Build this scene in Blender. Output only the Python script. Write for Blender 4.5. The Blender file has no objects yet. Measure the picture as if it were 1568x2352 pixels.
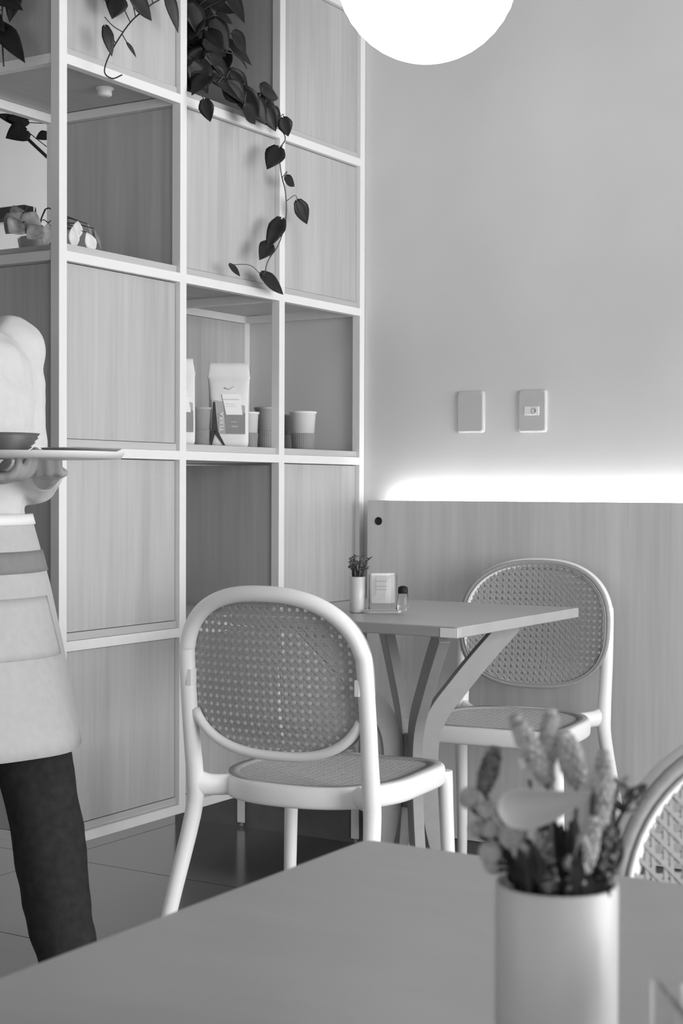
import bpy, math, random
from mathutils import Vector, Matrix
random.seed(7)
scene = bpy.context.scene
COL = scene.collection
PI = math.pi

# ---------------------------------------------------------------- camera
cam_d = bpy.data.cameras.new('camera')
cam = bpy.data.objects.new('camera', cam_d)
COL.objects.link(cam)
Fv = Vector((-0.52341574, 0.85193613, -0.0155177)).normalized()
Uv = Vector((-0.01107236, 0.01140965, 0.9998736))
Rv = Fv.cross(Uv).normalized()
Uv = Rv.cross(Fv).normalized()
M = Matrix((Rv, Uv, -Fv)).transposed().to_4x4()
M.translation = Vector((2.22918, -3.75083, 1.00728))
cam.matrix_world = M
cam_d.sensor_fit = 'VERTICAL'
cam_d.sensor_height = 36.0
cam_d.sensor_width = 24.0
cam_d.lens = 54.049
cam_d.clip_start = 0.05
cam_d.dof.use_dof = True
cam_d.dof.focus_distance = 3.3
cam_d.dof.aperture_fstop = 16.0
scene.camera = cam

# ---------------------------------------------------------------- light and exposure
world = bpy.data.worlds.new('daylight')
scene.world = world
world.use_nodes = True
wn = world.node_tree.nodes['Background']
wn.inputs[0].default_value = (1, 1, 1, 1)
wn.inputs[1].default_value = 1.3

def area_light(name, loc, target, sx, sy, power):
    l = bpy.data.lights.new(name, 'AREA')
    l.shape = 'RECTANGLE'; l.size = sx; l.size_y = sy; l.energy = power
    o = bpy.data.objects.new(name, l); COL.objects.link(o)
    o.location = loc
    o.rotation_euler = (Vector(target) - Vector(loc)).to_track_quat('-Z', 'Y').to_euler()
    return o
area_light('window_daylight', (4.05, -1.4, 1.15), (0, -1.0, -0.2), 3.0, 1.6, 118)
area_light('side_room_daylight', (-2.6, -0.4, 2.7), (-2.2, 1.6, 1.0), 2.0, 2.0, 110)

scene.view_settings.view_transform = 'Standard'
scene.view_settings.look = 'None'
scene.view_settings.gamma = 1.0
scene.view_settings.use_curve_mapping = False
scene.view_settings.exposure = 0.0
scene.cycles.use_denoising = True
scene.cycles.max_bounces = 8

# ---------------------------------------------------------------- materials (the place is photographed in black and white)
def new_mat(name):
    m = bpy.data.materials.new(name); m.use_nodes = True
    return m, m.node_tree, m.node_tree.nodes['Principled BSDF']
def g(v): return (v, v, v, 1)
def plain(name, v, rough=0.5, spec=0.5, var=0.04, scale=30, ior=1.45, bump=0.0, metal=0.0):
    m, t, b = new_mat(name)
    b.inputs['Roughness'].default_value = rough
    b.inputs['IOR'].default_value = ior
    b.inputs['Specular IOR Level'].default_value = spec
    b.inputs['Metallic'].default_value = metal
    tc = t.nodes.new('ShaderNodeTexCoord'); nz = t.nodes.new('ShaderNodeTexNoise')
    nz.inputs['Scale'].default_value = scale; nz.inputs['Detail'].default_value = 3
    rp = t.nodes.new('ShaderNodeValToRGB')
    rp.color_ramp.elements[0].position = 0.3; rp.color_ramp.elements[1].position = 0.7
    rp.color_ramp.elements[0].color = g(v * (1 - var)); rp.color_ramp.elements[1].color = g(min(1, v * (1 + var)))
    t.links.new(tc.outputs['Object'], nz.inputs['Vector'])
    t.links.new(nz.outputs['Fac'], rp.inputs['Fac'])
    t.links.new(rp.outputs['Color'], b.inputs['Base Color'])
    if bump:
        bp = t.nodes.new('ShaderNodeBump'); bp.inputs['Strength'].default_value = bump
        bp.inputs['Distance'].default_value = 0.004
        t.links.new(nz.outputs['Fac'], bp.inputs['Height']); t.links.new(bp.outputs['Normal'], b.inputs['Normal'])
    return m
def wood(name, v, sc=(22, 22, 0.9), var=0.16, rough=0.45, spec=0.35):
    m, t, b = new_mat(name)
    b.inputs['Roughness'].default_value = rough
    b.inputs['Specular IOR Level'].default_value = spec
    tc = t.nodes.new('ShaderNodeTexCoord'); mp = t.nodes.new('ShaderNodeMapping')
    mp.inputs['Scale'].default_value = sc
    n1 = t.nodes.new('ShaderNodeTexNoise'); n1.inputs['Scale'].default_value = 1.0
    n1.inputs['Detail'].default_value = 5; n1.inputs['Roughness'].default_value = 0.6
    n1.inputs['Distortion'].default_value = 0.35
    n2 = t.nodes.new('ShaderNodeTexNoise'); n2.inputs['Scale'].default_value = 5.5
    n2.inputs['Detail'].default_value = 2
    mx = t.nodes.new('ShaderNodeMix'); mx.data_type = 'FLOAT'; mx.inputs[0].default_value = 0.3
    rp = t.nodes.new('ShaderNodeValToRGB')
    rp.color_ramp.elements[0].position = 0.3; rp.color_ramp.elements[1].position = 0.72
    rp.color_ramp.elements[0].color = g(v * (1 - var)); rp.color_ramp.elements[1].color = g(v * (1 + var))
    t.links.new(tc.outputs['Object'], mp.inputs['Vector'])
    t.links.new(mp.outputs['Vector'], n1.inputs['Vector']); t.links.new(mp.outputs['Vector'], n2.inputs['Vector'])
    t.links.new(n1.outputs['Fac'], mx.inputs[2]); t.links.new(n2.outputs['Fac'], mx.inputs[3])
    t.links.new(mx.outputs[0], rp.inputs['Fac']); t.links.new(rp.outputs['Color'], b.inputs['Base Color'])
    return m
def emit(name, v, s):
    m, t, b = new_mat(name)
    b.inputs['Base Color'].default_value = g(v)
    b.inputs['Emission Color'].default_value = (1, 1, 1, 1)
    b.inputs['Emission Strength'].default_value = s
    return m
def glass(name):
    m, t, b = new_mat(name)
    b.inputs['Base Color'].default_value = g(0.97)
    b.inputs['Transmission Weight'].default_value = 1.0
    b.inputs['Roughness'].default_value = 0.03
    b.inputs['IOR'].default_value = 1.3
    return m

M_WHITE = plain('white_steel', 0.80, 0.4, 0.4, 0.01, 40)
M_PANEL = wood('light_oak_laminate', 0.47, (13, 13, 0.6), 0.19)
M_WAINS = wood('oak_wainscot', 0.60, (11, 11, 0.5), 0.16)
M_BOARD = wood('shelf_board_oak', 0.50, (22, 1.2, 22), 0.1)
M_WALL = plain('painted_plaster', 0.68, 0.8, 0.2, 0.05, 2.2)
M_FARWALL = plain('far_room_plaster', 0.62, 0.8, 0.2, 0.03, 2)
M_CEIL = plain('white_ceiling', 0.38, 0.9, 0.2, 0.02, 3)
M_DARKTRIM = plain('dark_skirting', 0.13, 0.5, 0.4, 0.1, 20)
M_BLACK = plain('black_rubber', 0.02, 0.6, 0.3, 0.1, 30)
M_CHAIR = plain('pale_plastic', 0.86, 0.42, 0.4, 0.012, 300)
M_CANE = plain('grey_woven_plastic', 0.38, 0.5, 0.35, 0.06, 120)
M_TABLE = wood('grey_table_laminate', 0.39, (3, 9, 3), 0.08, 0.33, 0.5)
M_STEELLEG = plain('grey_painted_steel', 0.30, 0.4, 0.5, 0.04, 40)
M_PLATE = plain('switch_plastic', 0.56, 0.4, 0.4, 0.01, 40)
M_BTN = plain('white_button_plastic', 0.85, 0.3, 0.5, 0.01, 40)
M_LEAF = plain('dark_pothos_leaf', 0.014, 0.42, 0.35, 0.35, 40)
M_STEM = plain('plant_stem', 0.10, 0.5, 0.4, 0.2, 60)
M_STEMDARK = plain('dark_plant_stem', 0.03, 0.5, 0.4, 0.2, 60)
M_VARIEG = plain('variegated_leaf', 0.25, 0.5, 0.4, 0.65, 28)
M_PALELEAF = plain('pale_leaf', 0.75, 0.5, 0.4, 0.15, 40)
M_POT = plain('terracotta_pot', 0.14, 0.7, 0.3, 0.1, 30)
M_CERAMIC = plain('glazed_white_ceramic', 0.48, 0.35, 0.5, 0.03, 25)
M_VASE = plain('satin_vase_ceramic', 0.62, 0.35, 0.5, 0.03, 25)
M_SOIL = plain('potting_soil', 0.02, 0.9, 0.1, 0.4, 90)
M_SPIKE = plain('dried_seed_head', 0.42, 0.8, 0.2, 0.30, 260, bump=0.8)
M_SPIKEDK = plain('dark_dried_stalk', 0.16, 0.8, 0.2, 0.75, 300, bump=0.8)
M_BALL = plain('fluffy_dried_ball', 0.42, 0.9, 0.1, 0.2, 260, bump=0.9)
M_DRYLEAF = plain('smooth_dried_leaf', 0.32, 0.6, 0.3, 0.1, 30)
M_DKTWIG = plain('dark_dried_twig', 0.03, 0.7, 0.2, 0.4, 90)
M_PAPERBAG = plain('pale_paper_bag', 0.76, 0.55, 0.4, 0.03, 30)
M_LABEL = plain('white_label_paper', 0.88, 0.6, 0.3, 0.01, 30)
M_BAGBAND = plain('grey_printed_band', 0.27, 0.55, 0.3, 0.06, 30)
M_BAGMID = plain('light_grey_print', 0.42, 0.55, 0.3, 0.06, 30)
M_INK = plain('dark_ink', 0.05, 0.6, 0.3, 0.1, 60)
M_INKFAINT = plain('faint_grey_ink', 0.62, 0.6, 0.3, 0.05, 60)
M_CUPW = plain('white_cup', 0.80, 0.35, 0.5, 0.02, 40)
M_CUPG = plain('grey_cup', 0.42, 0.35, 0.5, 0.02, 40)
M_SLEEVE = plain('ribbed_grey_sleeve', 0.28, 0.6, 0.3, 0.04, 60)
M_LANTERN = emit('glowing_lantern_paper', 0.9, 1.9)
M_LED = emit('led_strip_light', 0.9, 33.0)
M_GLASS = glass('clear_acrylic')
M_PAPER = plain('sachet_paper', 0.72, 0.6, 0.3, 0.12, 70)
M_SKIN = plain('skin', 0.40, 0.5, 0.4, 0.04, 40)
M_HAIR = plain('dark_hair', 0.04, 0.6, 0.4, 0.3, 120)
M_SHIRT = plain('white_cotton_shirt', 0.66, 0.85, 0.1, 0.03, 60)
M_APRON = plain('pale_grey_apron', 0.50, 0.85, 0.1, 0.04, 60)
M_APRONBAND = plain('grey_apron_band', 0.25, 0.85, 0.1, 0.04, 60)
M_TROUS = plain('dark_trousers', 0.03, 0.85, 0.2, 0.2, 60)
M_SHOE = plain('dark_shoe', 0.02, 0.5, 0.4, 0.1, 60)
M_TRAY = plain('white_tray', 0.74, 0.35, 0.5, 0.02, 40)
M_BOWL = plain('dark_ribbed_bowl', 0.10, 0.45, 0.5, 0.1, 60)
M_DISH = plain('grey_stoneware', 0.36, 0.4, 0.5, 0.05, 60)

def tile_floor(name):
    m, t, b = new_mat(name)
    tc = t.nodes.new('ShaderNodeTexCoord')
    br = t.nodes.new('ShaderNodeTexBrick')
    br.offset = 0.0
    br.inputs['Scale'].default_value = 1.0
    br.inputs['Brick Width'].default_value = 0.6; br.inputs['Row Height'].default_value = 0.6
    br.inputs['Mortar Size'].default_value = 0.0022
    br.inputs['Color1'].default_value = g(0.06); br.inputs['Color2'].default_value = g(0.066)
    br.inputs['Mortar'].default_value = g(0.015)
    t.links.new(tc.outputs['Object'], br.inputs['Vector'])
    t.links.new(br.outputs['Color'], b.inputs['Base Color'])
    nz = t.nodes.new('ShaderNodeTexNoise'); nz.inputs['Scale'].default_value = 5
    mr = t.nodes.new('ShaderNodeMapRange')
    mr.inputs['To Min'].default_value = 0.13; mr.inputs['To Max'].default_value = 0.2
    t.links.new(tc.outputs['Object'], nz.inputs['Vector']); t.links.new(nz.outputs['Fac'], mr.inputs['Value'])
    ad = t.nodes.new('ShaderNodeMath'); ad.operation = 'ADD'
    ml = t.nodes.new('ShaderNodeMath'); ml.operation = 'MULTIPLY'; ml.inputs[1].default_value = 0.6
    t.links.new(br.outputs['Fac'], ml.inputs[0]); t.links.new(mr.outputs[0], ad.inputs[0]); t.links.new(ml.outputs[0], ad.inputs[1])
    t.links.new(ad.outputs[0], b.inputs['Roughness'])
    b.inputs['IOR'].default_value = 1.9
    return m
M_FLOOR = tile_floor('dark_polished_tile')

# ---------------------------------------------------------------- mesh helpers
class MB:
    def __init__(s): s.v = []; s.f = []; s.sm = []
    def add(s, V, F, smooth=True):
        o = len(s.v)
        s.v += [tuple(p) for p in V]
        s.f += [tuple(i + o for i in f) for f in F]; s.sm += [smooth] * len(F)
        return s
    def box(s, x0, x1, y0, y1, z0, z1):
        V = [(x, y, z) for z in (z0, z1) for y in (y0, y1) for x in (x0, x1)]
        return s.add(V, [(0, 2, 3, 1), (4, 5, 7, 6), (0, 1, 5, 4), (2, 6, 7, 3), (0, 4, 6, 2), (1, 3, 7, 5)], False)
    def prism(s, poly, z0, z1, fn=None):
        n = len(poly); fn = fn or (lambda x, y, z: (x, y, z))
        V = [fn(x, y, z0) for x, y in poly] + [fn(x, y, z1) for x, y in poly]
        F = [tuple(range(n - 1, -1, -1)), tuple(range(n, 2 * n))]
        s.add(V, F, False)
        o = len(s.v) - 2 * n
        for i in range(n):
            j = (i + 1) % n
            s.f.append((o + i, o + j, o + n + j, o + n + i)); s.sm.append(False)
        return s
    def lathe(s, prof, n=32, c=(0, 0, 0), fn=None):
        V = []
        for r, z in prof:
            for k in range(n):
                a = 2 * PI * k / n
                rr = fn(r, z, a) if fn else r
                V.append((c[0] + rr * math.cos(a), c[1] + rr * math.sin(a), c[2] + z))
        F = []
        for i in range(len(prof) - 1):
            for k in range(n):
                k2 = (k + 1) % n
                F.append((i * n + k, i * n + k2, (i + 1) * n + k2, (i + 1) * n + k))
        F.append(tuple(range(n - 1, -1, -1))); F.append(tuple((len(prof) - 1) * n + k for k in range(n)))
        return s.add(V, F)
    def tube(s, pts, rad, n=12, closed=False, up=None, sect=None):
        P = [Vector(p) for p in pts]; N = len(P)
        if not isinstance(rad, (list, tuple)): rad = [rad] * N
        T = []
        for i in range(N):
            a = P[(i - 1) % N] if (closed or i > 0) else P[0]
            b = P[(i + 1) % N] if (closed or i < N - 1) else P[-1]
            d = b - a
            T.append(d.normalized() if d.length > 1e-9 else Vector((0, 0, 1)))
        if up is None:
            u = T[0].orthogonal().normalized()
        V = []
        for i in range(N):
            t = T[i]
            if up is not None: u = Vector(up)
            u = (u - t * u.dot(t))
            if u.length < 1e-6: u = t.orthogonal()
            u.normalize(); w = t.cross(u)
            r = rad[i]; ra, rb = r if isinstance(r, (tuple, list)) else (r, r)
            if sect:
                for (a, b) in sect: V.append(P[i] + u * (a * ra) + w * (b * rb))
            else:
                for k in range(n):
                    a = 2 * PI * k / n
                    V.append(P[i] + u * (math.cos(a) * ra) + w * (math.sin(a) * rb))
        m = len(sect) if sect else n
        F = []
        for i in range(N if closed else N - 1):
            j = (i + 1) % N
            for k in range(m):
                k2 = (k + 1) % m
                F.append((i * m + k, i * m + k2, j * m + k2, j * m + k))
        if not closed:
            F.append(tuple(range(m - 1, -1, -1))); F.append(tuple((N - 1) * m + k for k in range(m)))
        s.add(V, F, sect is None)
        if not closed: s.sm[-1] = s.sm[-2] = False
        return s
    def ball(s, c, r, n=10, stretch=None, axis=None):
        rx = r if isinstance(r, (tuple, list)) else (r, r, r)
        V = []; m = n // 2 + 1
        rot = Vector((0, 0, 1)).rotation_difference(Vector(axis).normalized()).to_matrix() if axis else None
        for i in range(m + 1):
            ph = PI * i / m
            ph = min(max(ph, 0.12), PI - 0.12)
            for k in range(n):
                a = 2 * PI * k / n
                p = Vector((rx[0] * math.sin(ph) * math.cos(a), rx[1] * math.sin(ph) * math.sin(a), rx[2] * math.cos(ph)))
                if rot: p = rot @ p
                V.append((c[0] + p.x, c[1] + p.y, c[2] + p.z))
        F = [(i * n + k, (i + 1) * n + k, (i + 1) * n + (k + 1) % n, i * n + (k + 1) % n) for i in range(m) for k in range(n)]
        F.append(tuple(range(n))); F.append(tuple(m * n + n - 1 - k for k in range(n)))
        return s.add(V, F)
    def build(s, name, mat, parent=None, bevel=0, solid=0, sub=0, remesh=0, smooth_it=0):
        me = bpy.data.meshes.new(name)
        me.from_pydata(s.v, [], s.f); me.update()
        me.polygons.foreach_set('use_smooth', s.sm)
        me.materials.append(mat)
        o = bpy.data.objects.new(name, me); COL.objects.link(o)
        if parent: o.parent = parent
        if remesh:
            r = o.modifiers.new('remesh', 'REMESH'); r.mode = 'VOXEL'; r.voxel_size = remesh; r.use_smooth_shade = True
        if smooth_it:
            r = o.modifiers.new('smooth', 'SMOOTH'); r.iterations = smooth_it; r.factor = 0.5
        if solid:
            r = o.modifiers.new('solid', 'SOLIDIFY'); r.thickness = solid; r.offset = 0
        if sub:
            r = o.modifiers.new('sub', 'SUBSURF'); r.levels = sub; r.render_levels = sub
        if bevel:
            r = o.modifiers.new('bevel', 'BEVEL'); r.width = bevel; r.segments = 3; r.limit_method = 'ANGLE'
        return o

def spline(pts, n=8, closed=False):
    P = [Vector(p) for p in pts]; N = len(P); out = []
    for i in range(N if closed else N - 1):
        p1 = P[i]; p2 = P[(i + 1) % N]
        p0 = P[(i - 1) % N] if (closed or i > 0) else p1 * 2 - p2
        p3 = P[(i + 2) % N] if (closed or i < N - 2) else p2 * 2 - p1
        for k in range(n):
            t = k / n
            out.append(0.5 * ((2 * p1) + (p2 - p0) * t + (2 * p0 - 5 * p1 + 4 * p2 - p3) * t * t + (3 * p1 - p0 - 3 * p2 + p3) * t ** 3))
    if not closed: out.append(P[-1])
    return out
def lerp_list(vals, n):
    out = []; N = len(vals)
    for i in range(n):
        t = i / (n - 1) * (N - 1); k = min(int(t), N - 2); f = t - k
        a, b = vals[k], vals[k + 1]
        if isinstance(a, (tuple, list)): out.append(tuple(a[j] * (1 - f) + b[j] * f for j in range(len(a))))
        else: out.append(a * (1 - f) + b * f)
    return out
def tag(o, label, cat, group=None, kind=None):
    o['label'] = label; o['category'] = cat
    if group: o['group'] = group
    if kind: o['kind'] = kind
    return o
def thing(name, label, cat, loc=(0, 0, 0), rz=0, group=None):
    o = bpy.data.objects.new(name, None); COL.objects.link(o)
    o.empty_display_size = 0.05
    o.location = loc; o.rotation_euler = (0, 0, rz)
    return tag(o, label, cat, group)
def struct(o, label=None, cat=None):
    o['kind'] = 'structure'
    if label: o['label'] = label
    if cat: o['category'] = cat
    return o
def copy_tree(o, parent=None):
    c = o.copy(); COL.objects.link(c)
    if parent: c.parent = parent
    for ch in list(o.children): copy_tree(ch, c)
    return c

# ---------------------------------------------------------------- the setting
struct(MB().box(-5.5, 4.6, -5.2, 2.6, -0.06, 0).build('floor', M_FLOOR), 'dark polished tile floor with thin joints', 'floor')
struct(MB().box(-5.5, 4.6, -5.2, 2.6, 3.0, 3.06).build('ceiling', M_CEIL), 'plain white ceiling', 'ceiling')
struct(MB().box(-0.66, 4.6, 0.0, 0.14, 0, 3.0).build('wall_back', M_WALL), 'smooth grey painted wall behind the table and globe lamp', 'wall')
struct(MB().box(-5.5, 4.6, 2.2, 2.3, 0, 3.0).build('wall_far', M_FARWALL), 'pale wall of the room beyond the open shelf', 'wall')
struct(MB().box(-5.6, -5.5, -5.2, 2.3, 0, 3.0).build('wall_left', M_FARWALL), 'pale wall on the far left', 'wall')
struct(MB().box(-5.5, 4.6, -5.3, -5.2, 1.8, 3.0).box(-5.5, -0.6, -5.3, -5.2, 0, 1.8).build('front_light_block', M_WALL), 'unseen wall added behind the camera to cut light from above and the left', 'wall')  # added out of view to hold light off the upper cells and end panel
# right wall with a broad window
w = MB()
w.box(4.3, 4.44, -5.2, -3.8, 0, 3.0); w.box(4.3, 4.44, 0.0, 2.2, 0, 3.0)
w.box(4.3, 4.44, -3.8, 0.0, 0, 0.55); w.box(4.3, 4.44, -3.8, 0.0, 2.85, 3.0)
struct(w.build('wall_right', M_WALL), 'wall with the window that lights the room', 'wall')
wf = MB()
for y in (-3.8, -2.56, -1.3, -0.06): wf.box(4.34, 4.40, y, y + 0.06, 0.55, 2.85)
wf.box(4.34, 4.40, -3.8, 0, 0.55, 0.61); wf.box(4.34, 4.40, -3.8, 0, 2.79, 2.85)
wfo = struct(wf.build('window_1', M_WHITE), 'white framed window on the right', 'window')
wg = MB().box(4.366, 4.372, -3.78, -0.02, 0.58, 2.82).build('pane', M_GLASS, wfo)
struct(MB().box(-0.655, 0.035, -0.022, -0.0005, 0, 0.16).build('baseboard_back', M_DARKTRIM), 'dark skirting along the wall under the shelf', 'baseboard')
# wainscot board, standing 3 cm off the wall, with a cable hole
W0, W1, WT = 0.042, 4.28, 0.9735
hc = (0.078, 0.916)
wpo = struct(MB().box(W0, W1, -0.052, -0.030, 0.06, WT).build('trim_1', M_WAINS), 'wood grain wainscot board with a round black cable hole, light glowing above it', 'wainscot')
rg = MB().lathe([(0.0112, 0), (0.0112, 0.0016), (0.0092, 0.0020), (0.0088, 0.0012)], 24).build('cable_hole', M_BLACK, wpo)
rg.location = (hc[0], -0.052, hc[1]); rg.rotation_euler = (PI / 2, 0, 0)
for x in (0.10, 0.9, 1.7, 2.5, 3.3, 4.1):
    MB().box(x, x + 0.04, -0.0298, -0.0006, 0.06, 0.90).build('batten', M_DARKTRIM, wpo)
MB().box(W0, W1, -0.045, -0.032, 0.0, 0.06).build('plinth', M_DARKTRIM, wpo)
led = thing('led_strip', 'glowing white light strip along the top of the wainscot', 'light strip', (0, 0, 0))
MB().box(0.10, 4.25, -0.0275, -0.0195, 0.955, 0.964).build('light_tape', M_LED, led)
MB().box(0.09, 4.26, -0.030, -0.0005, 0.946, 0.955).build('channel', M_WHITE, led)
# dark beam in the room behind
tag(MB().box(-5.4, -3.06 - 0.24, 2.13, 2.2, 2.395, 2.455).build('ledge', M_BLACK), 'dark narrow ledge on the far wall seen through the open cell', 'ledge')

# switch plates
def wall_plate(x, z, label, insert):
    t = thing('switch_plate', label, 'switch plate', (x, 0, z), 0, None)
    hw, hh, r = 0.041, 0.057, 0.009
    def outline(k):
        o = []
        for cx, cz, a0 in ((hw - r, hh - r, 0), (-hw + r, hh - r, 90), (-hw + r, -hh + r, 180), (hw - r, -hh + r, 270)):
            for i in range(7):
                a = math.radians(a0 + 15 * i); o.append((cx + (r) * math.cos(a) - (k if cx > 0 else -k), cz + r * math.sin(a) - (k if cz > 0 else -k)))
        return o
    m = MB(); A = [outline(0), outline(0.0), outline(0.0015), outline(0.005)]; Y = [0, -0.005, -0.0085, -0.0105]
    n = len(A[0]); V = [(px, y, pz) for o, y in zip(A, Y) for px, pz in o]
    F = [(i * n + k, i * n + (k + 1) % n, (i + 1) * n + (k + 1) % n, (i + 1) * n + k) for i in range(3) for k in range(n)]
    F.append(tuple(range(3 * n, 4 * n)))
    m.add(V, F, True); m.sm[-1] = False
    m.build('plate', M_PLATE, t)
    if insert:
        b = MB().box(-0.0215, 0.0215, -0.0125, -0.0100, -0.0115, 0.0115).build('button', M_BTN, t, bevel=0.0012)
        d = MB().lathe([(0.0085, 0), (0.0085, 0.0012), (0.0055, 0.0016), (0.005, 0.0004), (0.0, 0.0004)], 20).build('socket_ring', M_PLATE, b)
        d.location = (0.008, -0.0125, 0); d.rotation_euler = (PI / 2, 0, 0)
    return t
wall_plate(0.339, 1.216, 'blank grey switch plate on the wall, nearer the shelf', False)
wall_plate(0.522, 1.214, 'grey switch plate with a small white insert on the wall', True)

# ---------------------------------------------------------------- cube lattice shelf
S = 0.42
def LZ(j): return 1.9235 - S * j           # rail levels, -1 .. 4
def PY(k): return -(4 - k) * S              # post lines, 1 .. 4
shelf = thing('cube_shelf', 'tall white tube shelf of open cubes and wood panels in the corner', 'shelf', (0, 0, 0))
PW, RT = 0.0125, 0.0108
Y4 = -PW - 0.001
def py(k): return Y4 if k == 4 else PY(k)
for k in (1, 2, 3, 4):
    for x in (-PW, -S + PW):
        c = MB(); c.box(x - PW, x + PW, py(k) - PW, py(k) + PW, 0.012 if k in (1, 4) else LZ(4) - RT, LZ(-1) + RT)
        p = c.build('post', M_WHITE, shelf, bevel=0.0015)
        if k in (1, 4): MB().lathe([(0.010, 0), (0.011, 0.002), (0.011, 0.010), (0.007, 0.014)], 16, (x, py(k), 0)).build('foot', M_STEELLEG, p)
for j in range(-1, 5):
    z = LZ(j)
    for x in (-RT - 0.0008, -S + RT + 0.0008):
        MB().box(x - RT, x + RT, py(1) - PW + 0.002, py(4) + PW - 0.001, z - RT, z + RT).build('rail', M_WHITE, shelf, bevel=0.0012)
    for k in (1, 2, 3, 4):
        yy = py(k)
        MB().box(-S + 0.002, -0.002, yy - RT, yy + RT, z - RT + 0.0003, z + RT - 0.0003).build('rail', M_WHITE, shelf, bevel=0.0012)
# boards lie on the rails, one per cell bay
BT = 0.017
for j in range(-1, 5):
    for k in (1, 2, 3):
        MB().box(-S + 0.012, -0.010, py(k) + PW + 0.0006, py(k + 1) - PW - 0.0006, LZ(j) + RT + 0.0003, LZ(j) + RT + BT).build('shelf_board', M_BOARD, shelf, bevel=0.001)
def front_panel(j, k):   # fills the cell between level j (bottom) and j-1 (top), posts k and k+1
    z0, z1 = LZ(j) + RT + BT + 0.001, LZ(j - 1) - RT - 0.002
    y0, y1 = py(k) + PW + 0.0015, py(k + 1) - PW - 0.0015
    MB().box(-0.030, -0.014, y0, y1, z0, z1).build('front_panel', M_PANEL, shelf, bevel=0.0015)
def side_panel(j, k):    # panel across the shelf in post line k
    z0, z1 = LZ(j) + RT + 0.0006, LZ(j - 1) - RT - 0.006
    MB().box(-S + 2 * PW + 0.003, -2 * PW - 0.003, py(k) - 0.008, py(k) + 0.004, z0, z1).build('side_panel', M_PANEL, shelf, bevel=0.001)
def rear_panel(j, k):
    z0, z1 = LZ(j) + RT + BT + 0.001, LZ(j - 1) - RT - 0.002
    MB().box(-S + 0.012, -S + 0.026, py(k) + PW + 0.0015, py(k + 1) - PW - 0.0015, z0, z1).build('rear_panel', M_PANEL, shelf, bevel=0.001)
for (j, k) in ((0, 1), (0, 3), (1, 2), (1, 3), (2, 1), (3, 1), (3, 3), (4, 1), (4, 2), (4, 3)): front_panel(j, k)
for (j, k) in ((0, 3), (1, 2), (2, 2), (3, 3), (0, 1), (2, 1), (3, 1), (4, 1)): side_panel(j, k)
for (j, k) in ((2, 3), (2, 2), (0, 2), (3, 2)): rear_panel(j, k)
pk = MB().lathe([(0.021, 0), (0.021, -0.004), (0.0165, -0.006), (0.0165, -0.018), (0.014, -0.020)], 24).build('puck_light', M_CUPW)
pk.location = (-0.115, -0.99, LZ(0) + RT)
tag(pk, 'small round white puck light under the shelf board', 'light')

# ---------------------------------------------------------------- pendant globe
gl = thing('pendant_lamp', 'large glowing white paper globe lamp hanging above the table', 'lamp', (0.5835, -0.7147, 2.1658))
R0 = 0.2047
prof = []
NZ = 44
for i in range(NZ + 1):
    ph = PI * (i / NZ)
    ph = min(max(ph, 0.30), PI - 0.16)
    r = R0 * (1 + 0.004 * math.cos(i * PI)) * math.sin(ph)
    prof.append((r, -R0 * math.cos(PI - ph) if False else R0 * math.cos(ph)))
m = MB(); n = 64
V = [(r * math.cos(2 * PI * k / n), r * math.sin(2 * PI * k / n), z) for r, z in prof for k in range(n)]
F = [(i * n + k, (i + 1) * n + k, (i + 1) * n + (k + 1) % n, i * n + (k + 1) % n) for i in range(NZ) for k in range(n)]
F.append(tuple(NZ * n + n - 1 - k for k in range(n)))
m.add(V, F); m.build('lamp_shade', M_LANTERN, gl)
MB().tube([(0, 0, R0 * 0.9), (0, 0, 0.833)], 0.003, 8).build('cord', M_WHITE, gl)
MB().lathe([(0.05, 0.805), (0.05, 0.829), (0.02, 0.834)], 24).build('ceiling_rose', M_WHITE, gl)

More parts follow.
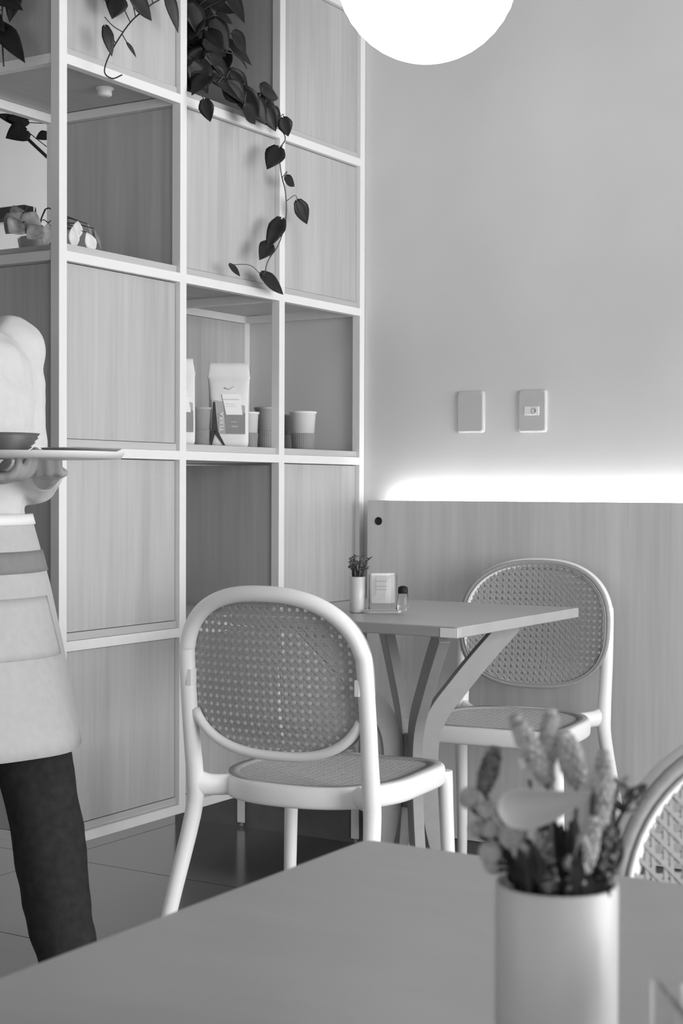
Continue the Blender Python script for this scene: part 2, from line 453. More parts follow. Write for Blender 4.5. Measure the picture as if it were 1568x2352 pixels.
# ---------------------------------------------------------------- bistro tables
def rrect(x0, x1, y0, y1, r, n=6):
    o = []
    for cx, cy, a0 in ((x1 - r, y1 - r, 0), (x0 + r, y1 - r, 90), (x0 + r, y0 + r, 180), (x1 - r, y0 + r, 270)):
        for i in range(n + 1):
            a = math.radians(a0 + 90 * i / n); o.append((cx + r * math.cos(a), cy + r * math.sin(a)))
    return o
TH = 0.735
def bistro_table(label, loc, hx, hy, has_rect):
    t = thing('bistro_table', label, 'table', loc)
    MB().prism(rrect(-hx, hx, -hy, hy, 0.012), TH - 0.022, TH).build('tabletop', M_TABLE, t, bevel=0.0025)
    if has_rect:
        e = MB().box(hx - 0.042, hx - 0.003, -hy - 0.0012, -hy + 0.001, TH - 0.0215, TH - 0.003).build('edge_rect', M_LABEL, t)  # small pale rectangle set on the front edge near the corner
        e['label'] = 'pale rectangle on the table edge'
    if not has_rect:
        for sx in (-1, 1):
            for sy in (-1, 1):
                x, y = sx * (hx - 0.035), sy * (hy - 0.035)
                MB().box(x - 0.016, x + 0.016, y - 0.016, y + 0.016, 0, TH - 0.0224).build('leg', M_STEELLEG, t, bevel=0.002)
        return t
    # four shaped boards on edge: arms to the corners, a slim waist, spreading feet
    for a in [math.radians(45 + 90 * q) for q in range(4)]:
        d = Vector((math.cos(a), math.sin(a), 0))
        prof = [(0.238, TH - 0.029), (0.165, 0.628), (0.108, 0.562), (0.062, 0.503), (0.042, 0.445), (0.040, 0.36), (0.048, 0.295), (0.070, 0.20), (0.118, 0.095), (0.200, 0.014)]
        pts = spline([d * r + Vector((0, 0, z)) for r, z in prof], 5)
        w_ = Vector((-d.y, d.x, 0))
        MB().tube(pts, [(0.0120, 0.0235)] * len(pts), sect=[(1, 1), (-1, 1), (-1, -1), (1, -1)], up=w_).build('leg', M_STEELLEG, t, bevel=0.0015)
    MB().prism(rrect(-0.16, 0.16, -0.16, 0.16, 0.02), TH - 0.0268, TH - 0.0224).build('mounting_plate', M_STEELLEG, t)
    MB().lathe([(0.020, 0.30), (0.020, 0.46)], 16).build('core', M_STEELLEG, t)
    return t
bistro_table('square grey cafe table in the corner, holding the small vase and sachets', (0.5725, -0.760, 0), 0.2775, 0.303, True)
bistro_table('near grey table filling the bottom of the picture, under the flower pot', (2.0225, -3.033, 0), 0.400, 0.307, False)

# ---------------------------------------------------------------- cane chairs
def sup(t, hw, top, bot, nt, nb):
    c, s_ = math.cos(t), math.sin(t)
    n = nt if s_ >= 0 else nb; h = top if s_ >= 0 else bot
    return (hw * math.copysign(abs(c) ** (2 / n), c), h * math.copysign(abs(s_) ** (2 / n), s_))
BZ = 0.663
def back_y(x, z):
    return -0.190 - 0.045 * ((z - 0.45) / 0.38) - 0.028 * max(0.0, 1 - (x / 0.19) ** 2) * min(1, max(0, (z - 0.46) / 0.12))
def cane_strips(mb, outline, p, surf, lift):
    """woven strips clipped to a convex outline in (u, v), laid on surf(u, v, h)"""
    n = len(outline)
    def clip(px, py_, dx, dy):
        ts = []
        for i in range(n):
            ax, ay = outline[i]; bx, by = outline[(i + 1) % n]
            ex, ey = bx - ax, by - ay
            den = dx * ey - dy * ex
            if abs(den) < 1e-12: continue
            t = ((ax - px) * ey - (ay - py_) * ex) / den
            u = ((ax - px) * dy - (ay - py_) * dx) / den
            if 0 <= u < 1: ts.append(t)
        return (min(ts), max(ts)) if len(ts) >= 2 else None
    def strip(px, py_, dx, dy, hw, h):
        c = clip(px, py_, dx, dy)
        if not c or c[1] - c[0] < p * 0.4: return
        k = max(2, int((c[1] - c[0]) / 0.02)); V = []
        for i in range(k + 1):
            t = c[0] + (c[1] - c[0]) * i / k
            x, y = px + dx * t, py_ + dy * t
            for (o, hh) in ((hw, h + 0.0007), (-hw, h + 0.0007), (-hw, h - 0.0007), (hw, h - 0.0007)):
                V.append(surf(x - dy * o, y + dx * o, hh))
        F = [(4 * i + a, 4 * i + (a + 1) % 4, 4 * i + 4 + (a + 1) % 4, 4 * i + 4 + a) for i in range(k) for a in range(4)]
        mb.add(V, F, False)
    m = 26; q = 0.5 ** 0.5
    for i in range(-m, m + 1):
        for o in (-0.33, 0.33):
            strip((i + o) * p, 0, 0, 1, 0.105 * p, lift * 0.5)
            strip(0, (i + o) * p, 1, 0, 0.105 * p, -lift * 0.5)
    for i in range(-2 * m, 2 * m):
        strip((i + 0.5) * p, 0, q, q, 0.105 * p, lift * 1.5)
        strip((i + 0.5) * p, 0, q, -q, 0.105 * p, -lift * 1.5)
def band(mb, outer, inner, fn, h0, h1):
    n = len(outer)
    V = [fn(*p, h0) for p in outer] + [fn(*p, h1) for p in outer] + [fn(*p, h1) for p in inner] + [fn(*p, h0) for p in inner]
    F = []
    for r in range(4):
        for k in range(n):
            F.append((r * n + k, r * n + (k + 1) % n, ((r + 1) % 4) * n + (k + 1) % n, ((r + 1) % 4) * n + k))
    mb.add(V, F, True)
def make_chair():
    t = thing('cane_chair', 'x', 'chair', (0, 0, 0), 0, None)
    TR = 0.0150
    ax = 0.187
    # one bent tube per side runs from the foot up round the arch; the leg part ends at the seat joint
    def side(sg): return [(sg * 0.2235, -0.300, 0.0), (sg * 0.207, -0.2495, 0.2), (sg * 0.1895, back_y(ax, 0.40) - 0.008, 0.385), (sg * ax, back_y(ax, 0.45), 0.45), (sg * ax, back_y(ax, 0.51), 0.51), (sg * (ax + 0.001), back_y(ax, 0.58), 0.58)]
    arch = []
    for i in range(1, 24):
        a = PI - PI * i / 24
        x, z = sup(a, ax + 0.0005, 0.152, 0.15, 2.4, 2.4)
        arch.append((x, back_y(x, BZ + z), BZ + z))
    pts = spline(side(-1) + arch + side(1)[::-1], 4)
    rad = [(TR * 1.05, TR)] * len(pts)
    kj = 12
    for i in range(kj + 1):
        f = i / kj; r0 = 0.0120 + 0.0050 * math.sin(f * PI / 2)
        rad[i] = (r0, r0); rad[-1 - i] = (r0, r0)
    for q in range(1, 15):
        r0 = 0.0154 + 0.0016 * math.exp(-(q / 6) ** 2)
        rad[kj + q] = (r0, r0); rad[-1 - kj - q] = (r0, r0)
    full = MB(); full.tube(pts, rad, 16, up=(0, 1, 0))
    def piece(i0, i1):
        m = MB(); m.v = list(full.v)
        m.f = [f for f in full.f if len(f) == 4 and min(f) >= i0 * 16 and max(f) < (i1 + 1) * 16]
        used = sorted({v for f in m.f for v in f}); mp = {v: i for i, v in enumerate(used)}
        m.v = [full.v[v] for v in used]; m.f = [tuple(mp[v] for v in f) for f in m.f]; m.sm = [len(f) == 4 for f in m.f]
        return m
    n_ = len(pts) - 1
    ks = 19
    piece(ks, n_ - ks).build('back_frame', M_CHAIR, t)
    piece(0, ks).build('leg', M_CHAIR, t); piece(n_ - ks, n_).build('leg', M_CHAIR, t)
    # backrest shell: border band and woven cane
    N = 72
    def bs(u, v, h): return (u, back_y(u, BZ + v) + 0.0135 + h, BZ + v)
    def outl(k): return [sup(2 * PI * i / N, 0.1975 - k, 0.163 - k, 0.160 - k, 2.4, 2.6) for i in range(N)]
    b = MB(); band(b, outl(0.0), outl(0.012), bs, -0.004, 0.004)
    cane_strips(b, outl(0.010), 0.0155, bs, 0.0006)
    bk = b.build('backrest', M_CANE, t)
    lower = [sup(PI + PI * i / 30, 0.187, 0.15, 0.151, 2.4, 2.6) for i in range(31)]
    # white rim bar that carries the lower edge of the shell
    lp = [(x, back_y(x, BZ + z) + 0.002, BZ + z) for x, z in lower if z < -0.075]
    MB().tube(lp, [(0.009, 0.0095)] * len(lp), 10, up=(0, 1, 0)).build('back_rim', M_CHAIR, t)
    groove = outl(0.006)
    MB().tube([bs(u, v, 0.0045) for u, v in outl(0.0115)], 0.0018, 6, closed=True).build('groove_bead', M_CANE, bk)
    for s_ in (-1, 1):
        MB().box(s_ * 0.176 - 0.005, s_ * 0.176 + 0.005, back_y(0.178, 0.655) - 0.012, back_y(0.178, 0.655) + 0.008, 0.635, 0.665).build('clip', M_CHAIR, t, bevel=0.001)
    # seat
    def so(k): return [sup(2 * PI * i / N, 0.1915 - k, 0.194 - k, 0.196 - k, 7.0, 2.3) for i in range(N)]
    def ss(u, v, h):
        return (u, v, 0.453 - 0.006 * max(0, 1 - (u / 0.19) ** 2 - (v / 0.22) ** 2) + h)
    rim = so(0.009)
    sect = [(math.copysign(abs(math.cos(a)) ** 0.6, math.cos(a)), math.copysign(abs(math.sin(a)) ** 0.6, math.sin(a))) for a in [2 * PI * k / 16 for k in range(16)]]
    rm = MB().tube([(x, y, 0.435) for x, y in rim], [(0.021, 0.0115)] * N, closed=True, up=(0, 0, 1), sect=sect)
    rm.sm = [True] * len(rm.f)
    rm.build('seat_frame', M_CHAIR, t)
    s = MB(); band(s, so(0.006), so(0.026), ss, -0.004, 0.004)
    cane_strips(s, so(0.020), 0.0155, ss, 0.0006)
    s.build('seat', M_CANE, t)
    for s_ in (-1, 1):
        # arm from rear post to the seat rim
        cp = spline([(s_ * 0.187, -0.192, 0.445), (s_ * 0.165, -0.172, 0.439), (s_ * 0.135, -0.138, 0.436)], 5)
        MB().tube(cp, lerp_list([(0.026, 0.0145), (0.0205, 0.0145), (0.020, 0.014)], len(cp)), 12, up=(0, 0, 1)).build('seat_bracket', M_CHAIR, t)
        lg = spline([(s_ * 0.1765, 0.178, 0.438), (s_ * 0.178, 0.180, 0.36), (s_ * 0.191, 0.193, 0.0)], 6)
        MB().tube(lg, lerp_list([0.0145, 0.0155, 0.0140, 0.012], len(lg)), 14).build('leg', M_CHAIR, t)
    return t
chair = make_chair()
chair.location = (0.627, -1.193, 0); chair.rotation_euler = (0, 0, math.radians(4.9))
tag(chair, 'pale cane back chair seen from behind, at the left of the corner table', 'chair', 'cane chairs')
c2 = copy_tree(chair)
c2.location = (0.634, -0.385, 0); c2.rotation_euler = (0, 0, math.radians(187))
tag(c2, 'pale cane back chair against the wainscot, facing the corner table', 'chair', 'cane chairs')
c3 = copy_tree(chair)
c3.location = (2.0616, -2.6938, 0); c3.rotation_euler = (0, 0, math.radians(213))
tag(c3, 'cane chair cut off at the right edge, pushed under the near table', 'chair', 'cane chairs')

# ---------------------------------------------------------------- plants
def leaf(mb, base, tip, w, nrm=None, fold=0.25, heart=True, droop=0.12):
    b, t_ = Vector(base), Vector(tip); d = t_ - b; L = d.length
    if L < 1e-5: return
    d.normalize()
    n = Vector(nrm) if nrm else Vector((0.75, -0.45, 0.35))
    n = n - d * n.dot(d)
    if n.length < 1e-4: n = d.orthogonal()
    n.normalize(); s_ = d.cross(n)
    prof = [(0.0, 0.10), (0.06, 0.55), (0.16, 0.88), (0.30, 1.0), (0.48, 0.90), (0.66, 0.66), (0.82, 0.38), (0.93, 0.15), (1.0, 0.01)] if heart else \
           [(0.0, 0.03), (0.12, 0.36), (0.28, 0.76), (0.45, 1.0), (0.62, 0.95), (0.78, 0.68), (0.9, 0.36), (1.0, 0.02)]
    V = []; cols = (-1, -0.55, 0, 0.55, 1)
    for (u, hw) in prof:
        for c in cols:
            back = -0.10 * L * abs(c) if (heart and u < 0.08) else 0
            p = b + d * (u * L + back) + s_ * (c * hw * w * 0.5) + n * (abs(c) * hw * w * 0.5 * fold - droop * L * (u - 0.4) ** 2)
            V.append(p)
    F = [(i * 5 + k, i * 5 + k + 1, (i + 1) * 5 + k + 1, (i + 1) * 5 + k) for i in range(len(prof) - 1) for k in range(4)]
    mb.add(V, F)
def rnd_n():
    return (0.75 + random.uniform(-.5, .5), -0.45 + random.uniform(-.5, .5), 0.35 + random.uniform(-.4, .5))
LEAF_MAIN = [((-0.02, -0.632, 2.115), (-0.016, -0.53, 2.08), 0.0282), ((-0.03, -0.665, 2.178), (-0.026, -0.602, 2.167), 0.0221), ((0.05, -0.825, 1.919), (0.054, -0.808, 1.871), 0.0302), ((0.05, -0.665, 1.938), (0.054, -0.619, 1.904), 0.0442), ((0.04, -0.576, 2.001), (0.044, -0.504, 1.995), 0.0442), ((0.05, -0.493, 1.945), (0.054, -0.475, 1.902), 0.0322), ((0.06, -0.528, 1.862), (0.064, -0.585, 1.799), 0.0422), ((0.05, -0.483, 1.797), (0.054, -0.442, 1.781), 0.0241), ((0.05, -0.426, 1.745), (0.054, -0.384, 1.692), 0.0342), ((0.05, -0.502, 1.687), (0.054, -0.572, 1.603), 0.0362), ((0.05, -0.554, 1.619), (0.054, -0.602, 1.573), 0.0342), ((0.04, -0.708, 1.548), (0.044, -0.668, 1.524), 0.0131), ((0.04, -0.57, 1.539), (0.044, -0.472, 1.502), 0.0342), ((0.03, -0.746, 1.981), (0.034, -0.596, 1.949), 0.0483), ((0.03, -0.571, 1.982), (0.034, -0.479, 1.963), 0.0402), ((-0.05, -0.744, 2.129), (-0.046, -0.697, 2.077), 0.0402), ((-0.02, -0.732, 2.096), (-0.016, -0.647, 2.074), 0.0422), ((0.0, -0.81, 2.012), (0.004, -0.746, 1.958), 0.0462), ((0.0, -0.741, 2.049), (0.004, -0.638, 1.998), 0.0442), ((-0.1, -0.661, 2.212), (-0.096, -0.574, 2.191), 0.0402), ((0.02, -0.768, 1.998), (0.024, -0.841, 1.935), 0.0402), ((-0.05, -0.6, 2.101), (-0.046, -0.642, 2.014), 0.0362), ((-0.08, -0.705, 2.101), (-0.076, -0.71, 2.025), 0.0402), ((0.0, -0.499, 1.985), (0.004, -0.445, 1.952), 0.0302), ((-0.12, -0.598, 2.243), (-0.116, -0.471, 2.243), 0.0342), ((-0.03, -0.745, 2.147), (-0.026, -0.776, 2.086), 0.0362)]
LEAF_MAIN += [((0.035, -0.655, 1.985), (0.05, -0.600, 1.925), 0.046), ((0.030, -0.610, 1.975), (0.045, -0.560, 1.915), 0.044), ((0.04, -0.560, 1.965), (0.05, -0.525, 1.905), 0.040), ((0.02, -0.700, 1.99), (0.04, -0.640, 1.950), 0.046), ((0.03, -0.535, 1.96), (0.03, -0.470, 1.94), 0.036), ((0.0, -0.66, 2.03), (0.01, -0.59, 1.985), 0.044), ((0.0, -0.78, 2.03), (0.02, -0.79, 1.95), 0.048), ((-0.02, -0.70, 2.15), (0.0, -0.66, 2.08), 0.046), ((-0.03, -0.78, 2.17), (-0.02, -0.74, 2.09), 0.048)]
STEM_MAIN = [(-0.05, -0.691, 2.015), (0.02, -0.66, 1.986), (0.03, -0.562, 1.968), (0.035, -0.491, 1.927), (0.04, -0.468, 1.9), (0.04, -0.494, 1.865), (0.04, -0.486, 1.806), (0.035, -0.46, 1.767), (0.035, -0.456, 1.701), (0.035, -0.489, 1.629), (0.035, -0.538, 1.579), (0.03, -0.548, 1.534)]
def nearest(pts, p):
    p = Vector(p); return min(pts, key=lambda q: (Vector(q) - p).length)
def pot_mesh(mb, r0, r1, h, wall=0.004):
    return mb.lathe([(r0, 0), (r0 + 0.2 * (r1 - r0), 0.2 * h), (r1, h), (r1 - wall, h), (r1 - wall - 0.003, h - 0.02), (0.001, h - 0.022)], 40)
zb = LZ(0) + RT + BT
pl = thing('trailing_pothos', 'dark leafy trailing plant spilling from the upper open cell', 'plant', (-0.16, -0.745, zb))
B = Vector((-0.16, -0.745, zb))
pot_mesh(MB(), 0.045, 0.06, 0.11).build('pot', M_POT, pl)
fm = MB(); vm = MB()
def loc(p): return Vector(p) - B
crown = Vector((0, 0, 0.115))
stem_pts = spline([loc(p) for p in STEM_MAIN], 5)
vm.tube(spline([(0, 0, 0.09), (0.05, 0.02, 0.12)] + [loc(p) for p in STEM_MAIN], 5), 0.0016, 6)
for i, (a, b, w_) in enumerate(LEAF_MAIN):
    leaf(fm, loc(a), loc(b), w_ * 1.25, (0.6 + random.uniform(-.3, .3), -0.7 + random.uniform(-.25, .25), 0.2 + random.uniform(-.2, .3)), random.uniform(0.1, 0.35), True, random.uniform(0.05, 0.25))
    q = nearest(stem_pts, loc(a)); src = q if (q - loc(a)).length < 0.09 or a[2] < 1.9 else crown
    mid = (Vector(src) + loc(a)) * 0.5 + Vector((0.01, 0, 0.015))
    vm.tube(spline([src, mid, loc(a)], 4), 0.0011, 5)
for i in range(70):   # the dense crown inside the cell
    x = random.uniform(-0.10, 0.17); y = random.uniform(-0.07, 0.11); z = random.uniform(0.02, 0.31)
    if y > 0.14 - 0.3 * abs(z - 0.14): y *= 0.3
    b = Vector((x, y, z)); a = random.uniform(0, 2 * PI)
    L = random.uniform(0.05, 0.085)
    tp = b + Vector((0.3 * math.cos(a), math.sin(a) * 0.8, -random.uniform(0.2, 0.9))).normalized() * L
    tp.y = min(max(tp.y, -0.085), 0.16)
    leaf(fm, b, tp, L * random.uniform(0.5, 0.68), rnd_n(), random.uniform(0.1, 0.45), True, random.uniform(0.05, 0.3))
    vm.tube(spline([crown * 0.9, (crown + b) * 0.5 + Vector((0, 0, 0.02)), b], 3), 0.0011, 5)
fm.build('foliage', M_LEAF, pl, solid=0.0006); vm.build('vine', M_STEM, pl)

LEAF_TOP = [((0.05, -1.142, 2.078), (0.054, -1.164, 2.022), 0.0505), ((0.06, -1.11, 2.092), (0.064, -1.036, 2.049), 0.0561), ((0.05, -1.182, 1.999), (0.054, -1.164, 1.94), 0.0262), ((0.05, -1.108, 1.982), (0.054, -1.081, 1.958), 0.0121), ((0.05, -0.969, 2.135), (0.054, -0.929, 2.05), 0.0299), ((0.05, -1.164, 2.1), (0.054, -1.19, 2.054), 0.0467), ((0.05, -1.052, 2.15), (0.054, -1.087, 2.092), 0.0467)]
STEM_TOP = [(-0.02, -0.852, 2.281), (0.04, -0.961, 2.138), (0.05, -1.029, 2.087), (0.05, -1.09, 2.039), (0.05, -1.134, 1.99), (0.05, -1.171, 1.939), (0.05, -1.185, 1.902), (0.05, -1.159, 1.894), (0.05, -1.127, 1.909)]
LEAF_END = [((-0.116, -1.33, 1.989), (-0.042, -1.334, 1.903), 0.0423), ((-0.141, -1.33, 2.067), (-0.049, -1.334, 2.014), 0.046), ((-0.075, -1.32, 2.068), (-0.096, -1.324, 1.996), 0.0368), ((-0.144, -1.34, 2.018), (-0.09, -1.344, 1.972), 0.0368)]
LEAF_BACK = [((-0.62, -0.712, 1.95), (-0.624, -0.783, 1.918), 0.0508), ((-0.64, -0.688, 1.986), (-0.644, -0.756, 1.976), 0.0398), ((-0.62, -0.628, 1.957), (-0.624, -0.671, 1.937), 0.0265), ((-0.65, -0.713, 1.976), (-0.654, -0.79, 1.981), 0.0243)]
zt = LZ(-1) + RT + BT
B = Vector((-0.20, -0.95, zt))
pl = thing('trailing_ivy', 'trailing plant on top of the shelf, its dark leaves hanging past the panels', 'plant', tuple(B))
pot_mesh(MB(), 0.055, 0.075, 0.13).build('pot', M_POT, pl)
fm = MB(); vm = MB()
start = [Vector((0, 0, 0.11))]
s1 = start + [Vector((0.10, 0.03, 0.15)), Vector((0.215, 0.07, 0.05))] + [loc(p) for p in STEM_TOP]
vm.tube(spline(s1, 6), 0.0017, 6)
vm.tube(spline([loc((0.05, -1.185, 2.02)), loc((0.05, -1.158, 2.008)), loc((0.05, -1.124, 2.003))], 4), 0.0012, 5)
sp = spline([loc(p) for p in STEM_TOP], 6)
for a, b, w_ in LEAF_TOP:
    leaf(fm, loc(a), loc(b), w_ * 1.05, (0.8, -0.4 + random.uniform(-.3, .3), 0.2), 0.15, True, 0.15)
    vm.tube([nearest(sp, loc(a)), loc(a)], 0.0012, 5)
s2 = start + [Vector((0.02, -0.18, 0.17)), Vector((0.06, -0.36, 0.10)), loc((-0.06, -1.33, 2.3)), loc((-0.09, -1.335, 2.15)), loc((-0.11, -1.33, 2.0)), loc((-0.10, -1.335, 1.90))]
vm.tube(spline(s2, 6), 0.0017, 6); sp2 = spline(s2[3:], 6)
for a, b, w_ in LEAF_END:
    leaf(fm, loc(a), loc(b), w_ * 1.1, (0.5, -0.8, 0.25), 0.2, True, 0.15)
    vm.tube([nearest(sp2, loc(a)), loc(a)], 0.0012, 5)
s3 = start + [Vector((-0.12, 0.10, 0.16)), Vector((-0.29, 0.24, 0.10)), loc((-0.60, -0.633, 2.2)), loc((-0.60, -0.633, 2.079)), loc((-0.62, -0.603, 1.972)), loc((-0.62, -0.62, 1.889))]
vm.tube(spline(s3, 6), 0.0022, 6)
vm.tube([loc((-0.62, -0.614, 1.887)), loc((-0.62, -0.687, 1.92)), loc((-0.62, -0.73, 1.941))], 0.0045, 6)
sp3 = spline(s3[4:], 6)
for a, b, w_ in LEAF_BACK:
    leaf(fm, loc(a), loc(b), w_ * 1.15, (0.7, -0.6, 0.15), 0.15, True, 0.1)
    vm.tube([nearest(sp3, loc(a)), loc(a)], 0.0013, 5)
for i in range(40):
    a = random.uniform(0, 2 * PI); r = random.uniform(0.02, 0.09)
    b = Vector((r * math.cos(a), r * math.sin(a), random.uniform(0.13, 0.24)))
    tp = b + Vector((math.cos(a), math.sin(a), random.uniform(-0.5, 0.4))).normalized() * 0.07
    leaf(fm, b, tp, 0.045, (math.cos(a) * .3, math.sin(a) * .3, 1), 0.25)
    vm.tube([Vector((0, 0, 0.11)), b], 0.0012, 5)
fm.build('foliage', M_LEAF, pl, solid=0.0006); vm.build('vine', M_STEMDARK, pl)

# pale spotted plant lying low in the open cell at the shelf corner
zb1 = LZ(1) + RT + BT
B = Vector((-0.17, -1.165, zb1))
pl = thing('variegated_plant', 'low plant with pale and grey leaves in the open corner cell', 'plant', tuple(B))
MB().lathe([(0.032, 0), (0.038, 0.030), (0.038, 0.034), (0.034, 0.034), (0.034, 0.028), (0.001, 0.028)], 28).build('pot', M_DISH, pl)
fm = MB(); fp = MB(); vm = MB()
for (y, z, ln, w_, an, pale, x) in ((-0.01, 0.085, 0.05, 0.032, -75, 1, 0.07), (0.015, 0.055, 0.055, 0.026, -95, 1, 0.10), (0.055, 0.075, 0.05, 0.026, -110, 1, 0.08), (0.06, 0.048, 0.05, 0.03, -70, 1, 0.10),
                                   (-0.05, 0.082, 0.07, 0.045, -130, 0, 0.05), (-0.08, 0.075, 0.085, 0.05, -140, 0, 0.04), (-0.02, 0.06, 0.07, 0.03, -110, 0, 0.06), (-0.06, 0.045, 0.07, 0.04, -150, 0, 0.08),
                                   (0.03, 0.09, 0.05, 0.03, -40, 0, 0.04), (0.075, 0.07, 0.055, 0.014, -60, 0, 0.09), (0.085, 0.06, 0.05, 0.010, -70, 0, 0.10), (-0.03, 0.09, 0.06, 0.04, -160, 0, 0.0), (0.0, 0.04, 0.06, 0.03, -60, 0, 0.05), (-0.1, 0.05, 0.06, 0.05, -150, 0, 0.06)):
    b = Vector((x, y, z)); a = math.radians(an)
    t_ = b + Vector((0.15, math.cos(a), math.sin(a))).normalized() * ln
    t_.z = max(t_.z, 0.004)
    leaf(fp if pale else fm, b, t_, w_, (0.8, -0.45, 0.35), 0.2, False, 0.1)
    vm.tube(spline([(0, 0, 0.028), (x * 0.5, y * 0.5, z + 0.01), b], 3), 0.0012, 5)
fm.build('foliage', M_VARIEG, pl, solid=0.0006)
q = fp.build('pale_foliage', M_PALELEAF, pl, solid=0.0006); q['label'] = 'pale almond shaped leaves'
vm.build('stem', M_STEMDARK, pl)

# ---------------------------------------------------------------- cups and coffee bags in the open shelf cells
zc = LZ(2) + RT + BT
def cup_mesh_parts(t, h, r0, r1, split, mcup):
    m = MB()
    rs = r0 + (r1 - r0) * split
    m.lathe([(rs * 0.98, split * h), (r1 - 0.0008, h - 0.006), (r1 + 0.0018, h - 0.005), (r1 + 0.0018, h), (r1 - 0.002, h + 0.0), (r1 - 0.003, h - 0.004), (rs - 0.003, split * h + 0.002), (0.001, split * h + 0.001)], 40)
    m.build('cup_body', mcup, t)
    s = MB()
    def rib(r, z, a): return r * (1 + 0.02 * math.cos(a * 36))
    s.lathe([(r0 - 0.001, 0), (r0 + 0.0008, 0.003), (rs + 0.001, split * h - 0.002), (rs - 0.0005, split * h), (0.001, split * h)], 144, fn=rib)
    s.build('sleeve', M_SLEEVE, t)
def cup(label, x, y, h, r0, r1, mcup, split=0.44):
    t = thing('reusable_cup', label, 'cup', (x, y, zc), random.uniform(0, 1), 'ribbed sleeve cups on the shelf')
    cup_mesh_parts(t, h, r0, r1, split, mcup); return t
cup('cup with grey ribbed sleeve left of the coffee bag, half behind it', -0.13, -0.598, 0.100, 0.026, 0.030, M_CUPG)
cup('small pale cup with grey sleeve just right of the coffee bag', -0.085, -0.450, 0.094, 0.022, 0.0265, M_CUPW, 0.42)
cup('grey ribbed cup standing just left of the third white post', -0.11, -0.333, 0.112, 0.026, 0.031, M_CUPG)
cup('white cup with ribbed grey sleeve alone in the right hand cell', -0.10, -0.166, 0.108, 0.029, 0.0365, M_CUPW)
# a slim dark cup partly behind the white one
cup('dark cup hidden behind the white cup in the right hand cell', -0.20, -0.085, 0.105, 0.026, 0.030, M_SLEEVE)

